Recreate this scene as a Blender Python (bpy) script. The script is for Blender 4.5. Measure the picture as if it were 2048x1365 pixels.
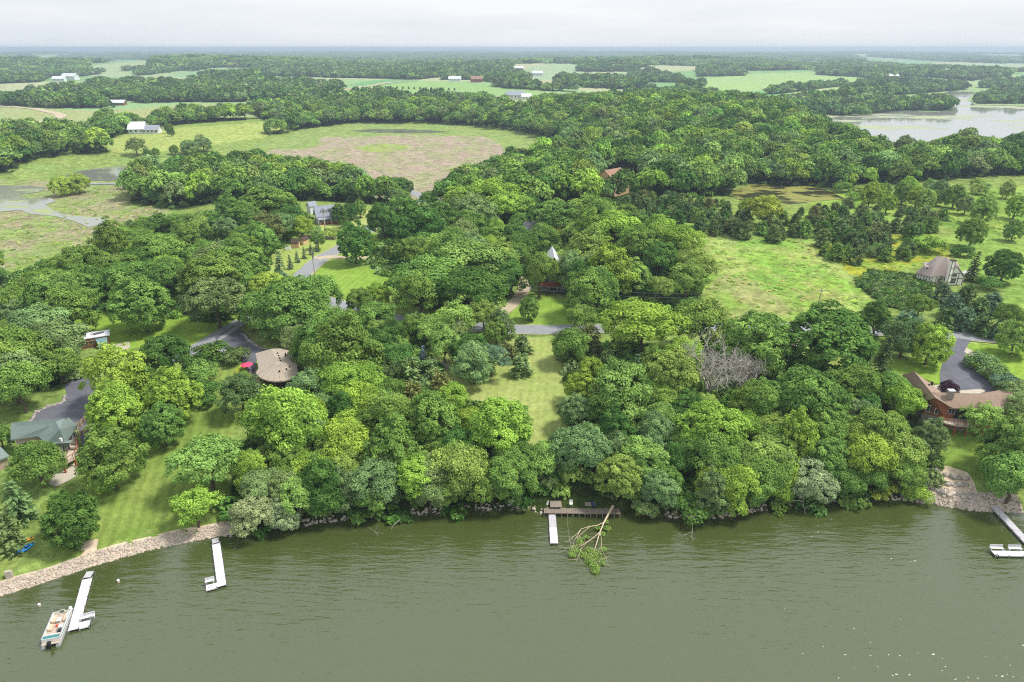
import bpy, bmesh, math, random
import numpy as np
from mathutils import Vector, Matrix, geometry
R = math.radians
for o in list(bpy.data.objects): bpy.data.objects.remove(o)
scene = bpy.context.scene
col = scene.collection
# ------------------------------------------------------------ camera, sky, sun, exposure
CAMZ, PITCH, FPX = 80.0, R(23.25), 1365.0
cd = bpy.data.cameras.new('camera'); cam = bpy.data.objects.new('camera', cd); col.objects.link(cam)
cd.sensor_width = 36.0; cd.lens = 36.0*FPX/2048.0; cd.clip_start = 1.0; cd.clip_end = 80000.0
cam.location = (0, 0, CAMZ); cam.rotation_euler = (math.pi/2-PITCH, 0, 0)
scene.camera = cam
SUN_EL, SUN_AZ = R(58), R(88)          # azimuth clockwise from +Y (the view direction)
world = bpy.data.worlds.new('World'); scene.world = world; world.use_nodes = True
wn, wl = world.node_tree.nodes, world.node_tree.links
bg = wn['Background']; bg.inputs['Strength'].default_value = 0.1
sky = wn.new('ShaderNodeTexSky'); sky.sky_type = 'NISHITA'; sky.sun_disc = False
sky.sun_elevation = SUN_EL; sky.sun_rotation = SUN_AZ; sky.dust_density = 3.0; sky.altitude = 300
tc = wn.new('ShaderNodeTexCoord')
mp = wn.new('ShaderNodeMapping'); mp.inputs['Scale'].default_value = (1.0, 1.0, 9.0)
nz = wn.new('ShaderNodeTexNoise'); nz.inputs['Scale'].default_value = 1.6; nz.inputs['Detail'].default_value = 5; nz.inputs['Roughness'].default_value = .55
cr = wn.new('ShaderNodeValToRGB')
cr.color_ramp.elements[0].position = .32; cr.color_ramp.elements[0].color = (6.5, 7.0, 7.7, 1)
cr.color_ramp.elements[1].position = .66; cr.color_ramp.elements[1].color = (8.6, 8.8, 9.0, 1)
mx = wn.new('ShaderNodeMix'); mx.data_type = 'RGBA'; mx.inputs[0].default_value = .9
wl.new(tc.outputs['Generated'], mp.inputs['Vector']); wl.new(mp.outputs['Vector'], nz.inputs['Vector'])
wl.new(nz.outputs['Fac'], cr.inputs['Fac']); wl.new(sky.outputs['Color'], mx.inputs[6]); wl.new(cr.outputs['Color'], mx.inputs[7])
wl.new(mx.outputs[2], bg.inputs['Color'])
sl = bpy.data.lights.new('sun', 'SUN'); sl.energy = 3.6; sl.angle = R(11); sl.color = (1, .95, .87)
sun = bpy.data.objects.new('sun', sl); col.objects.link(sun)
sun.rotation_euler = (math.pi/2-SUN_EL, 0, math.pi-SUN_AZ)
scene.view_settings.view_transform = 'Standard'; scene.view_settings.look = 'None'
scene.view_settings.exposure = 0.25; scene.view_settings.gamma = 1.0; scene.view_settings.use_curve_mapping = False
scene.render.engine = 'CYCLES'
scene.cycles.max_bounces = 6; scene.cycles.diffuse_bounces = 3; scene.cycles.glossy_bounces = 2
scene.cycles.transmission_bounces = 4; scene.cycles.transparent_max_bounces = 4; scene.cycles.volume_bounces = 0
scene.cycles.use_denoising = False; scene.cycles.filter_width = 1.1; scene.cycles.sample_clamp_direct = 6.0; scene.cycles.sample_clamp_indirect = 4.0
# ------------------------------------------------------------ geometry of the view and the land
CP, SP = math.cos(PITCH), math.sin(PITCH)
def rays(px, py):
    a = (np.asarray(px, float)-1024)/FPX; b = (682.5-np.asarray(py, float))/FPX
    return a, CP+b*SP, -SP+b*CP
def flat(px, py, z=0.0):
    dx, dy, dz = rays(px, py); t = (z-CAMZ)/dz
    return np.stack([dx*t, dy*t], -1)
def proj(x, y, z):
    x, y, z = np.asarray(x, float), np.asarray(y, float), np.asarray(z, float)-CAMZ
    dep = np.maximum(y*CP-z*SP, 1e-3); up = y*SP+z*CP
    return 1024+FPX*x/dep, 682.5-FPX*up/dep, dep
def inpoly(x, y, P):
    x, y = np.asarray(x, float), np.asarray(y, float); r = np.zeros(x.shape, bool); P = np.asarray(P, float); n = len(P)
    for i in range(n):
        (x0, y0), (x1, y1) = P[i], P[(i+1) % n]
        if y0 == y1: continue
        c = ((y0 > y) != (y1 > y)) & (x < (x1-x0)*(y-y0)/(y1-y0)+x0); r ^= c
    return r
def segdist(x, y, P, closed=False):
    x, y = np.asarray(x, float), np.asarray(y, float); d = np.full(x.shape, 1e18); P = np.asarray(P, float)
    m = len(P) if closed else len(P)-1
    for i in range(m):
        a, b = P[i], P[(i+1) % len(P)]; e = b-a; L = max(e@e, 1e-9)
        t = np.clip(((x-a[0])*e[0]+(y-a[1])*e[1])/L, 0, 1)
        d = np.minimum(d, (x-a[0]-t*e[0])**2+(y-a[1]-t*e[1])**2)
    return np.sqrt(d)
def sstep(a, b, v):
    t = np.clip((v-a)/(b-a), 0, 1); return t*t*(3-2*t)
_rs = np.random.RandomState(5)
_W = [(_rs.uniform(.6, 1.6), _rs.uniform(0, 6.283), _rs.uniform(0, 6.283)) for _ in range(12)]
def wob(x, y, s, k0=0, n=6):
    v = 0
    for i in range(n):
        f, a, p = _W[(i+k0) % 12]; f = f*(1+.55*i)/s
        v = v+np.sin((x*math.cos(a)+y*math.sin(a))*f*6.283+p+1.7*np.sin((x*math.sin(a)-y*math.cos(a))*f*3.1+p*2))/(1+.35*i)
    return v/3.2
SHORE_PX = [(-900,1430),(-300,1270),(0,1190),(90,1163),(180,1132),(300,1098),(440,1070),(500,1072),(560,1060),(650,1042),(760,1034),(900,1024),(1000,1018),(1060,1019),(1090,1030),
 (1200,1031),(1330,1032),(1420,1035),(1500,1023),(1570,1012),(1640,1004),(1729,998),(1800,998),(1860,1006),(1900,1014),(1950,1021),(2048,1022),(2400,1046),(3200,1100)]
SHORE = np.array([flat(*p) for p in SHORE_PX])
LANDPOLY = np.vstack([SHORE, [[60000, 300], [60000, 90000], [-60000, 90000], [-60000, 100]]])
BAS = [ # px polygon, level, blend metres
 ([(-300,600),(60,545),(200,480),(320,440),(350,410),(290,372),(150,364),(-300,364)], 2.0, 45),
 ([(410,345),(520,290),(600,262),(700,250),(900,252),(1040,272),(1110,296),(1060,312),(960,330),(860,395),(700,395),(560,365)], 2.0, 70),
 ([(110,350),(200,335),(370,322),(420,345),(320,364),(180,368)], 1.6, 40),
 ([(1455,375),(1560,362),(1660,380),(1690,400),(1600,418),(1480,412)], 6.0, 40),
 ([(1630,238),(1720,225),(1800,221),(1860,195),(1900,178),(2048,172),(2700,165),(2700,305),(1760,305),(1700,275)], .4, 90)]
BAS = [(np.array([flat(p[0], p[1], z) for p in P]), z, b) for P, z, b in BAS]
HILLS = [(170, 690, 190, 190, 15), (420, 700, 130, 150, 6), (-60, 470, 120, 60, 2), (90, 330, 120, 70, 4), (250, 2300, 700, 260, 22), (-900, 2500, 420, 300, 26), (700, 3000, 700, 300, 26), (-250, 1900, 260, 160, 8), (60, 1500, 240, 130, 8), (-650, 1550, 360, 160, 12), (1150, 1900, 400, 200, 8), (-1700, 2600, 700, 300, 24)]
def HT(x, y):
    x, y = np.asarray(x, float), np.asarray(y, float)
    d = segdist(x, y, SHORE); land = inpoly(x, y, LANDPOLY); d = np.where(land, d, -d)
    h = np.where(d > 0, .9*sstep(0, 2.2, d)+7.6*(1-np.exp(-np.maximum(d, 0)/30.0)), np.maximum(-4, d*.3))
    far = sstep(20, 120, d)
    h = h+far*.5*wob(x, y, 90)
    for cx, cy, sx, sy, a in HILLS: h = h+a*np.exp(-((x-cx)/sx)**2-((y-cy)/sy)**2)*far
    r = np.hypot(x, y)
    h = h+sstep(900, 3500, r)*(9*wob(x, y, 1500, 3)+5*wob(x, y, 620, 5))+sstep(3000, 9000, r)*(16*wob(x, y, 4200, 1)+8)
    for P, z, b in BAS:
        dd = segdist(x, y, P, True); w = np.where(inpoly(x, y, P), 1.0, 1-sstep(0, b, dd)); h = h+(z-h)*w
    return h
# height lookup on a polar grid (also the ground mesh)
NA, NR = 640, 420
ANG = np.linspace(R(-62), R(62), NA); RAD = 55*np.exp(np.linspace(0, math.log(26000/55), NR))
GA, GR = np.meshgrid(ANG, RAD, indexing='ij'); GX, GY = GR*np.sin(GA), GR*np.cos(GA)
GZ = HT(GX, GY)
def hh(x, y):
    x, y = np.asarray(x, float), np.asarray(y, float)
    r = np.clip(np.hypot(x, y), 56, 25900); a = np.clip(np.arctan2(x, y), ANG[0]+1e-4, ANG[-1]-1e-4)
    u = (a-ANG[0])/(ANG[1]-ANG[0]); v = np.log(r/55)/math.log(26000/55)*(NR-1)
    i, j = u.astype(int), v.astype(int); i = np.clip(i, 0, NA-2); j = np.clip(j, 0, NR-2); fu, fv = u-i, v-j
    return GZ[i,j]*(1-fu)*(1-fv)+GZ[i+1,j]*fu*(1-fv)+GZ[i,j+1]*(1-fu)*fv+GZ[i+1,j+1]*fu*fv
def G(x, y): return float(hh(np.array(x), np.array(y)))
_T = 70*np.exp(np.linspace(0, math.log(24000/70), 6000))
def at(px, py, lift=0.0, k=0.0):
    """ground point under a pixel; lift = metres above ground, k = extra lift as a share of the depth"""
    dx, dy, dz = [float(v) for v in rays(px, py)]
    f = CAMZ+dz*_T-hh(dx*_T, dy*_T)-lift-k*_T
    n = np.argmax(f <= 0) if (f <= 0).any() else len(_T)-1
    t0, t1, f0, f1 = _T[max(n-1, 0)], _T[n], f[max(n-1, 0)], f[n]
    t = t0+(t1-t0)*(f0/(f0-f1) if f0 != f1 else 0)
    return Vector((dx*t, dy*t, G(dx*t, dy*t))), t
def gp(px, py): return at(px, py)[0]
# ------------------------------------------------------------ helpers
def lin(c):
    if isinstance(c, str): c = [int(c[i:i+2], 16) for i in (0, 2, 4)]
    return tuple(((v/255)/12.92 if v/255 <= .04045 else ((v/255+.055)/1.055)**2.4) for v in c)
def tag(o, label=None, cat=None, group=None, kind=None):
    if label: o['label'] = label
    if cat: o['category'] = cat
    if group: o['group'] = group
    if kind: o['kind'] = kind
    return o
def empty(name, loc, rz=0, **k):
    o = bpy.data.objects.new(name, None); col.objects.link(o); o.location = loc; o.rotation_euler = (0, 0, rz); o.empty_display_size = .3
    return tag(o, **k)
def link(name, me, parent=None, loc=None, rz=0, **k):
    o = bpy.data.objects.new(name, me); col.objects.link(o)
    if parent: o.parent = parent
    if loc is not None: o.location = loc
    if rz: o.rotation_euler = (0, 0, rz)
    return tag(o, **k)
def npmesh(name, V, F, mat=None, smooth=False, attrs=None):
    """V (n,3), F (m,k) arrays"""
    V = np.asarray(V, np.float32); F = np.asarray(F, np.int32); me = bpy.data.meshes.new(name)
    me.vertices.add(len(V)); me.vertices.foreach_set('co', V.ravel())
    k = F.shape[1]; me.loops.add(F.size); me.loops.foreach_set('vertex_index', F.ravel())
    me.polygons.add(len(F)); me.polygons.foreach_set('loop_start', np.arange(0, F.size, k, dtype=np.int32))
    if attrs:
        for an, (ty, data) in attrs.items():
            a = me.attributes.new(an, ty, 'POINT'); data = np.asarray(data, np.float32)
            a.data.foreach_set('color' if 'COLOR' in ty else 'value', data.ravel())
    me.update(); me.validate()
    if smooth: me.polygons.foreach_set('use_smooth', np.ones(len(F), bool))
    if mat: me.materials.append(mat)
    return me
def copy_tree(o, parent=None):
    c = o.copy(); col.objects.link(c); c.parent = parent
    for ch in o.children: copy_tree(ch, c)
    return c
# materials ------------------------------------------------
MATS = {}
def newmat(name):
    m = bpy.data.materials.new(name); m.use_nodes = True; MATS[name] = m
    return m, m.node_tree.nodes, m.node_tree.links, m.node_tree.nodes['Principled BSDF']
def pmat(name, c, rough=.8, var=.25, scale=3.0, bump=0.0, metal=0.0, c2=None, stretch=None, spec=.3):
    m, n, l, b = newmat(name); c = lin(c)
    b.inputs['Roughness'].default_value = rough; b.inputs['Metallic'].default_value = metal; b.inputs['Specular IOR Level'].default_value = spec
    t = n.new('ShaderNodeTexCoord'); nt = n.new('ShaderNodeTexNoise'); nt.inputs['Scale'].default_value = scale; nt.inputs['Detail'].default_value = 5
    if stretch:
        mpn = n.new('ShaderNodeMapping'); mpn.inputs['Scale'].default_value = stretch
        l.new(t.outputs['Object'], mpn.inputs['Vector']); l.new(mpn.outputs['Vector'], nt.inputs['Vector'])
    else: l.new(t.outputs['Object'], nt.inputs['Vector'])
    r = n.new('ShaderNodeValToRGB'); e = r.color_ramp.elements
    e[0].position = .3; e[1].position = .7
    lo = lin(c2) if c2 else tuple(v*(1-var) for v in c)
    e[0].color = (*lo, 1); e[1].color = (*[min(v*(1+(0 if c2 else var*.6)), 1) for v in c], 1)
    l.new(nt.outputs['Fac'], r.inputs['Fac']); l.new(r.outputs['Color'], b.inputs['Base Color'])
    if bump:
        bp = n.new('ShaderNodeBump'); bp.inputs['Strength'].default_value = bump; bp.inputs['Distance'].default_value = .05
        l.new(nt.outputs['Fac'], bp.inputs['Height']); l.new(bp.outputs['Normal'], b.inputs['Normal'])
    return m
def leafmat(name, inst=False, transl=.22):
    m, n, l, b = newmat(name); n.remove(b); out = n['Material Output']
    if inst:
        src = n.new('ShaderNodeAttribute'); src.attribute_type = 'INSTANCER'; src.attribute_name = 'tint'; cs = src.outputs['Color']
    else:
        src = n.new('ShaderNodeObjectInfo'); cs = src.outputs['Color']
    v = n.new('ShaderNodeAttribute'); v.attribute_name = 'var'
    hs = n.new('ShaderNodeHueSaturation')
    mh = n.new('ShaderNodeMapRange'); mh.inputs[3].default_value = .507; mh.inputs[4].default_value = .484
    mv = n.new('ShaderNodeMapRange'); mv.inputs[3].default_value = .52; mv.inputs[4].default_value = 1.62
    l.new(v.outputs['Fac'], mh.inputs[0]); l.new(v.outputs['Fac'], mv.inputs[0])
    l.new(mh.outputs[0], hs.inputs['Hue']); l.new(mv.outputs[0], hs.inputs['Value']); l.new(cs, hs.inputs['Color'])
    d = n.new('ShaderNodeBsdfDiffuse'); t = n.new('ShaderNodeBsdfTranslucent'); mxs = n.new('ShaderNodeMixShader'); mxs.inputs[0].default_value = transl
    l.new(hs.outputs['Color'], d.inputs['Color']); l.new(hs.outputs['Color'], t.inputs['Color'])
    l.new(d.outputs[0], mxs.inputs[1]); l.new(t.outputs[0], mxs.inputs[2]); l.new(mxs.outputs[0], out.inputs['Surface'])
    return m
# ------------------------------------------------------------ ground sheet
rnd = random.Random(11); NR_ = np.random.RandomState(11)
FOREST_PX = [ # woods on the far land: pixel outlines of the canopy top and the foot
 [(0,262),(65,252),(135,255),(175,265),(215,280),(245,300),(200,310),(150,308),(115,312),(65,320),(40,330),(15,350),(0,350),(-200,350),(-200,262)],
 [(185,265),(205,230),(215,228),(240,236),(295,236),(350,226),(425,221),(495,222),(500,240),(445,243),(335,252),(280,257),(255,265),(215,280),(200,280)],
 [(495,225),(500,212),(530,207),(600,192),(670,182),(690,190),(735,182),(780,185),(820,197),(860,187),(950,192),(1024,210),(1060,230),(1100,270),(1024,260),(950,252),(850,247),(700,247),(665,252),(620,257),(590,262),(575,255),(530,240)],
 [(530,250),(560,246),(592,250),(590,264),(535,272)], [(474,266),(500,262),(512,270),(500,278),(478,280)],
 [(0,195),(50,182),(100,177),(175,167),(200,160),(280,160),(350,162),(400,155),(410,150),(500,142),(540,157),(645,162),(700,170),(695,177),(650,185),(600,198),(530,200),(475,205),(350,205),(285,207),(260,202),(220,202),(215,217),(90,217),(0,210),(-200,215),(-200,190)],
 [(0,135),(0,115),(60,112),(75,128),(150,132),(200,140),(205,148),(150,155),(100,155),(80,165),(0,168)],
 [(75,128),(130,112),(240,108),(330,105),(330,120),(230,119),(165,130),(150,134)],
 [(330,105),(500,104),(780,104),(1024,103),(1024,150),(900,152),(835,160),(760,158),(660,156),(540,152),(500,142),(505,132),(400,138),(350,142),(300,150),(270,152),(275,134),(315,128)],
 [(1024,218),(1064,212),(1080,202),(1170,200),(1224,190),(1294,180),(1324,178),(1384,180),(1454,190),(1504,202),(1554,215),(1604,230),(1654,262),(1719,280),(1744,293),(1800,297),(1924,285),(1974,295),(2048,280),(2400,280),(2400,350),(1985,352),(1874,362),(1664,378),(1614,372),(1474,367),(1460,392),(1300,400),(1180,420),(1000,425),(880,425),(870,400),(930,345),(1000,325),(1090,302),(1150,288),(1100,276),(1060,268),(1024,262)],
 [(880,160),(884,148),(1000,146),(1040,142),(1062,158),(1062,170),(1000,166),(930,160)], [(955,170),(1000,160),(1100,170),(1190,178),(1190,186),(1090,182),(1000,176)],
 [(1104,168),(1120,152),(1230,155),(1290,165),(1300,177),(1240,179),(1140,174)], [(1348,174),(1360,163),(1404,163),(1404,178),(1350,179)],
 [(1258,162),(1260,142),(1300,138),(1364,155),(1364,166),(1280,165)], [(1394,154),(1396,133),(1430,128),(1490,133),(1490,152)],
 [(1150,142),(1160,128),(1260,122),(1270,102),(1330,100),(1390,103),(1440,118),(1440,130),(1400,133),(1300,130),(1260,144),(1170,144)],
 [(1024,128),(1024,103),(1120,102),(1240,105),(1260,115),(1230,126),(1100,127)], [(1430,120),(1430,104),(1500,102),(1700,112),(1720,124),(1600,122),(1530,120)],
 [(1420,144),(1440,120),(1530,120),(1620,128),(1640,140),(1500,142)], [(1630,150),(1640,128),(1700,123),(1830,133),(1920,136),(2010,140),(2030,152),(1940,162),(1860,155),(1750,157)],
 [(1520,190),(1530,178),(1690,162),(1690,172),(1560,188)], [(1650,202),(1680,180),(1740,155),(1760,160),(1930,163),(1935,180),(1780,192),(1720,202)],
 [(1530,214),(1560,200),(1640,188),(1740,193),(1900,198),(1912,222),(1800,222),(1720,233),(1600,230)], [(1936,206),(1970,182),(2048,178),(2400,176),(2400,208),(2048,208),(1960,208)],
 [(1960,177),(1962,160),(2048,156),(2400,152),(2400,176)], [(1740,114),(1760,104),(1850,106),(2048,116),(2048,127),(1900,124)],
 [(262,372),(290,345),(340,330),(400,322),(470,320),(600,330),(720,345),(740,370),(830,378),(840,395),(810,412),(640,402),(450,402),(350,420),(240,404)],
]
def forest_mask(x, y, z):
    px, py, dep = proj(x, y, z); m = np.zeros(px.shape, bool)
    up = 11.0*FPX*CP/dep
    for P in FOREST_PX: m |= inpoly(px, py, P) & inpoly(px, py-up*.8, P)
    r = np.hypot(x, y)
    v = wob(x, y, 1300, 2)+.5*wob(x, y*1.6, 480, 7)
    outside = (px < -5) | (px > 2053)
    m |= (py < 109) & (py > 60) & (v > -.15) & (r > 1500)
    m |= outside & (r > 260) & (v > -.05) & (hh(x, y) > 3) & (px < 2053)
    m |= outside & (r > 900) & (v > .0) & (hh(x, y) > 3)
    return m
COVER = [ # (pixel polygon, sRGB as it looks in daylight, patchiness, second colour)
 ([(-400,640),(0,545),(200,480),(330,440),(350,415),(300,375),(150,362),(-400,362)], '8fa361', .5, 'a39d7c'),
 ([(380,340),(480,300),(600,262),(700,248),(900,250),(1040,270),(1120,298),(1060,318),(960,345),(860,400),(700,400),(560,370)], '93a862', .3, '86a05a'),
 ([(520,330),(560,312),(640,290),(640,276),(820,270),(960,272),(1000,288),(1020,310),(900,400),(700,400),(640,350)], 'b0a08f', .32, '97a56b'),
 ([(525,305),(560,297),(600,300),(585,308),(540,309)], 'b0a08f', .2, '93a465'),
 ([(700,298),(760,285),(830,294),(770,306)], '9bb25a', .2, 'a69a86'),
 ([(0,345),(100,325),(230,310),(420,280),(500,300),(400,345),(250,335),(150,345),(60,362),(0,362)], '93a95f', .3, '7f984f'),
 ([(200,300),(210,275),(340,258),(580,240),(590,250),(530,275),(420,290),(350,305),(260,308)], 'a8b667', .2, '9ab05e'),
 ([(0,262),(0,215),(120,220),(200,222),(350,212),(500,208),(520,225),(460,236),(300,243),(180,240),(120,262)], 'a3b072', .35, 'adb184'),
 ([(0,190),(60,180),(150,178),(60,200),(0,204)], 'b9bb95', .2, 'a9b580'),
 ([(60,180),(160,165),(330,150),(460,150),(300,164),(200,170),(100,182)], 'aab98a', .2, 'b9bb95'),
 ([(140,148),(180,132),(300,120),(320,130),(240,145),(280,150),(210,156)], 'a3b98a', .2, 'bdbf9d'),
 ([(340,150),(400,140),(480,136),(490,146),(420,156),(350,155)], '92b684', .15, '86ad7c'),
 ([(660,190),(720,174),(800,165),(860,162),(1090,178),(1100,192),(1060,200),(900,200),(720,205),(660,198)], '98bb74', .15, '8bb070'),
 ([(690,172),(720,164),(800,156),(840,162),(760,172)], '7cab72', .1, '75a46c'),
 ([(980,200),(1060,198),(1090,205),(1180,204),(1150,232),(1060,225),(1000,215)], 'a9bd72', .2, 'b4b98a'),
 ([(1085,192),(1200,184),(1290,192),(1180,198),(1100,200)], 'aec07e', .2, 'a2b973'),
 ([(1045,140),(1100,126),(1180,128),(1170,150),(1080,160),(1040,158)], '9cb58a', .35, 'b1c09c'),
 ([(1180,150),(1240,145),(1260,155),(1200,165),(1080,160)], '9fb98d', .3, 'aebf9a'),
 ([(1390,160),(1490,148),(1640,145),(1760,158),(1680,170),(1560,178),(1480,185),(1400,182)], '9fc178', .15, 'b5bf8d'),
 ([(1360,176),(1480,184),(1580,188),(1640,200),(1560,206),(1440,196)], '79ab70', .1, '72a468'),
 ([(1570,186),(1660,176),(1740,176),(1680,190),(1600,192)], 'a9bd80', .2, 'b4be92'),
 ([(1590,128),(1700,118),(1850,124),(1890,136),(1760,138),(1640,134)], '88b283', .15, '93b88a'),
 ([(1900,128),(2048,128),(2048,140),(1960,146),(1900,138)], 'a9ba90', .2, 'b9bfa0'),
 ([(1880,160),(2048,150),(2048,164),(1900,174)], 'a3bb84', .2, 'b4c096'),
 # near land
 ([(1370,455),(1400,436),(1560,450),(1620,480),(1640,510),(1700,545),(1740,590),(1720,650),(1420,652),(1405,560)], '8db04f', .38, 'a8b06a'),
 ([(1430,560),(1520,540),(1600,560),(1640,610),(1600,640),(1440,640)], '9fa66a', .55, '86a94e'),
 ([(1720,440),(1800,400),(1900,385),(2048,370),(2300,360),(2300,470),(1960,470),(1880,455)], '97b358', .5, '7c9c44'),
 ([(1620,400),(1700,385),(1760,400),(1720,420),(1600,440)], '8fb050', .4, '7c9c44'),
 ([(1640,500),(1760,450),(1900,480),(1920,510),(1840,530),(1740,560),(1690,540)], '90ab45', .5, 'a8ac3c'),
 ([(1880,470),(2048,478),(2300,480),(2300,640),(2048,640),(1990,560),(1930,540)], '8fae55', .22, '7d9c49'),
 ([(1400,660),(1440,640),(1760,645),(1900,660),(2048,672),(2300,690),(2300,700),(1900,690),(1600,672),(1400,668)], '8fae4e', .3, 'a9b16a'),
]
lp = []
for P, c, a, c2 in COVER: lp.append((P, np.array(lin(c)), a, np.array(lin(c2))))
def cover(x, y, z):
    px, py, dep = proj(x, y, z); n1 = wob(x, y, 60, 4); r = np.hypot(x, y)
    base = np.array(lin('8aa155')); C = np.empty(x.shape+(3,)); C[:] = base
    # patchwork of far fields
    v = np.sin(x/310+2*np.sin(y/900))+np.sin(y/420+1.3*np.sin(x/700)); pal = [np.array(lin(s)) for s in ('9db67c', '86ae74', 'b6bc92', '97b880')]
    q = np.clip(((v+2)*1.2).astype(int), 0, 4) % 4
    for i in range(4): C[(q == i) & (r > 850)] = pal[i]
    # soft pixel-space edges become soft world edges: wobble the lookup a little
    wx = wob(x, y, 30, 2)*3/np.maximum(dep, 50)*FPX; wy = wob(x, y, 24, 8)*3*SP/np.maximum(dep, 50)*FPX
    near = (r < 950).astype(float)
    for P, c, a, c2 in lp:
        m = inpoly(px+wx*near, py+wy*near*.7, P); k = np.clip(.5+1.3*(wob(x, y, 75, 1)+.7*wob(x, y, 23, 6)+.5*wob(x, y*1.7, 9, 3)), 0, 1)*a*2
        k = np.clip(k, 0, 1)[..., None]; C = np.where(m[..., None], c*(1-k)+c2*k, C)
    f = forest_mask(x, y, z); C[f] = np.array(lin('3c4d26'))
    d = segdist(x, y, SHORE)
    C[~inpoly(x, y, LANDPOLY)] = np.array(lin('6a5f43'))
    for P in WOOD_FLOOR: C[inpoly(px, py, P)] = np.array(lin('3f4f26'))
    return C
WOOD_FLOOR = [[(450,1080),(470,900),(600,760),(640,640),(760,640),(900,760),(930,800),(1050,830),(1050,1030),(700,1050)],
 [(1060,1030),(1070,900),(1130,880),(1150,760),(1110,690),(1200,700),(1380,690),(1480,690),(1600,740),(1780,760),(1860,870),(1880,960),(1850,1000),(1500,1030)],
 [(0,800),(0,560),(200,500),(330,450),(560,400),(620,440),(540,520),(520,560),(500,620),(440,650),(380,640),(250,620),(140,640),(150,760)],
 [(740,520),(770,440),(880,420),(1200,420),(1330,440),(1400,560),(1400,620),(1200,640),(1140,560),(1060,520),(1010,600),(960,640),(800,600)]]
GC = cover(GX, GY, GZ)
ii = np.arange(NA*NR).reshape(NA, NR)
F = np.stack([ii[:-1,:-1], ii[1:,:-1], ii[1:,1:], ii[:-1,1:]], -1).reshape(-1, 4)
V = np.stack([GX, GY, GZ], -1).reshape(-1, 3)
m, n, l, b = newmat('ground_cover'); b.inputs['Roughness'].default_value = 1; b.inputs['Specular IOR Level'].default_value = .0
at_ = n.new('ShaderNodeAttribute'); at_.attribute_name = 'cover'
g = n.new('ShaderNodeNewGeometry')
def noise_(n, l, vec, s, d=6, r=.6):
    q = n.new('ShaderNodeTexNoise'); q.inputs['Scale'].default_value = s; q.inputs['Detail'].default_value = d; q.inputs['Roughness'].default_value = r
    l.new(vec, q.inputs['Vector']); return q.outputs['Fac']
def ramp_(n, l, fac, p0, v0, p1, v1):
    q = n.new('ShaderNodeMapRange'); q.inputs[1].default_value = p0; q.inputs[2].default_value = p1; q.inputs[3].default_value = v0; q.inputs[4].default_value = v1
    l.new(fac, q.inputs[0]); return q.outputs[0]
def mul_(n, l, a, b_):
    q = n.new('ShaderNodeMath'); q.operation = 'MULTIPLY'; l.new(a, q.inputs[0]); l.new(b_, q.inputs[1]); return q.outputs[0]
f1 = noise_(n, l, g.outputs['Position'], .9, 6, .7); f2 = noise_(n, l, g.outputs['Position'], .06, 5, .6); f3 = noise_(n, l, g.outputs['Position'], .25, 4)
hs = n.new('ShaderNodeHueSaturation'); l.new(at_.outputs['Color'], hs.inputs['Color'])
l.new(ramp_(n, l, f2, .3, .48, .7, .515), hs.inputs['Hue'])
l.new(mul_(n, l, ramp_(n, l, f1, .3, .5, .7, 1.25), ramp_(n, l, f3, .3, .62, .7, 1.25)), hs.inputs['Value'])
l.new(hs.outputs['Color'], b.inputs['Base Color'])
bp = n.new('ShaderNodeBump'); bp.inputs['Strength'].default_value = .9; bp.inputs['Distance'].default_value = .5; l.new(f1, bp.inputs['Height']); l.new(bp.outputs['Normal'], b.inputs['Normal'])
GM = m
gc4 = np.concatenate([GC.reshape(-1, 3), np.ones((NA*NR, 1))], 1)
gm = npmesh('ground', V, F, GM, True, {'cover': ('FLOAT_COLOR', gc4)})
link('ground', gm, kind='structure')
# sheets laid on the ground --------------------------------
def sheet(name, P, mat, lift=.06, step=2.0, z=None, world=False, **k):
    P = [tuple(p)[:2] if world else tuple(gp(*p))[:2] for p in P]
    A = np.array(P); E = []
    pts = []
    for i in range(len(A)):
        a, c = A[i], A[(i+1) % len(A)]; m_ = max(1, int(np.hypot(*(c-a))/step))
        for j in range(m_): pts.append(a+(c-a)*j/m_)
    nb = len(pts); E = [(i, (i+1) % nb) for i in range(nb)]
    x0, y0 = A.min(0); x1, y1 = A.max(0)
    gx, gy = np.meshgrid(np.arange(x0+step/2, x1, step), np.arange(y0+step/2, y1, step)); gx, gy = gx.ravel(), gy.ravel()
    if len(gx):
        ok = inpoly(gx, gy, A) & (segdist(gx, gy, A, True) > step*.35); pts += list(np.stack([gx[ok], gy[ok]], -1))
    v, e, f, *_ = geometry.delaunay_2d_cdt([Vector(p) for p in pts], E, [list(range(nb))], 1, 1e-4)
    v = np.array([tuple(q) for q in v]); zz = np.full(len(v), z) if z is not None else hh(v[:,0], v[:,1])+lift
    f = np.array([q if True else q for q in f])
    me = npmesh(name, np.column_stack([v, zz]), f, mat, True)
    n0 = me.polygons[0].normal.z if len(me.polygons) else 1
    if n0 < 0: me.flip_normals()
    return link(name, me, **k)
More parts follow.
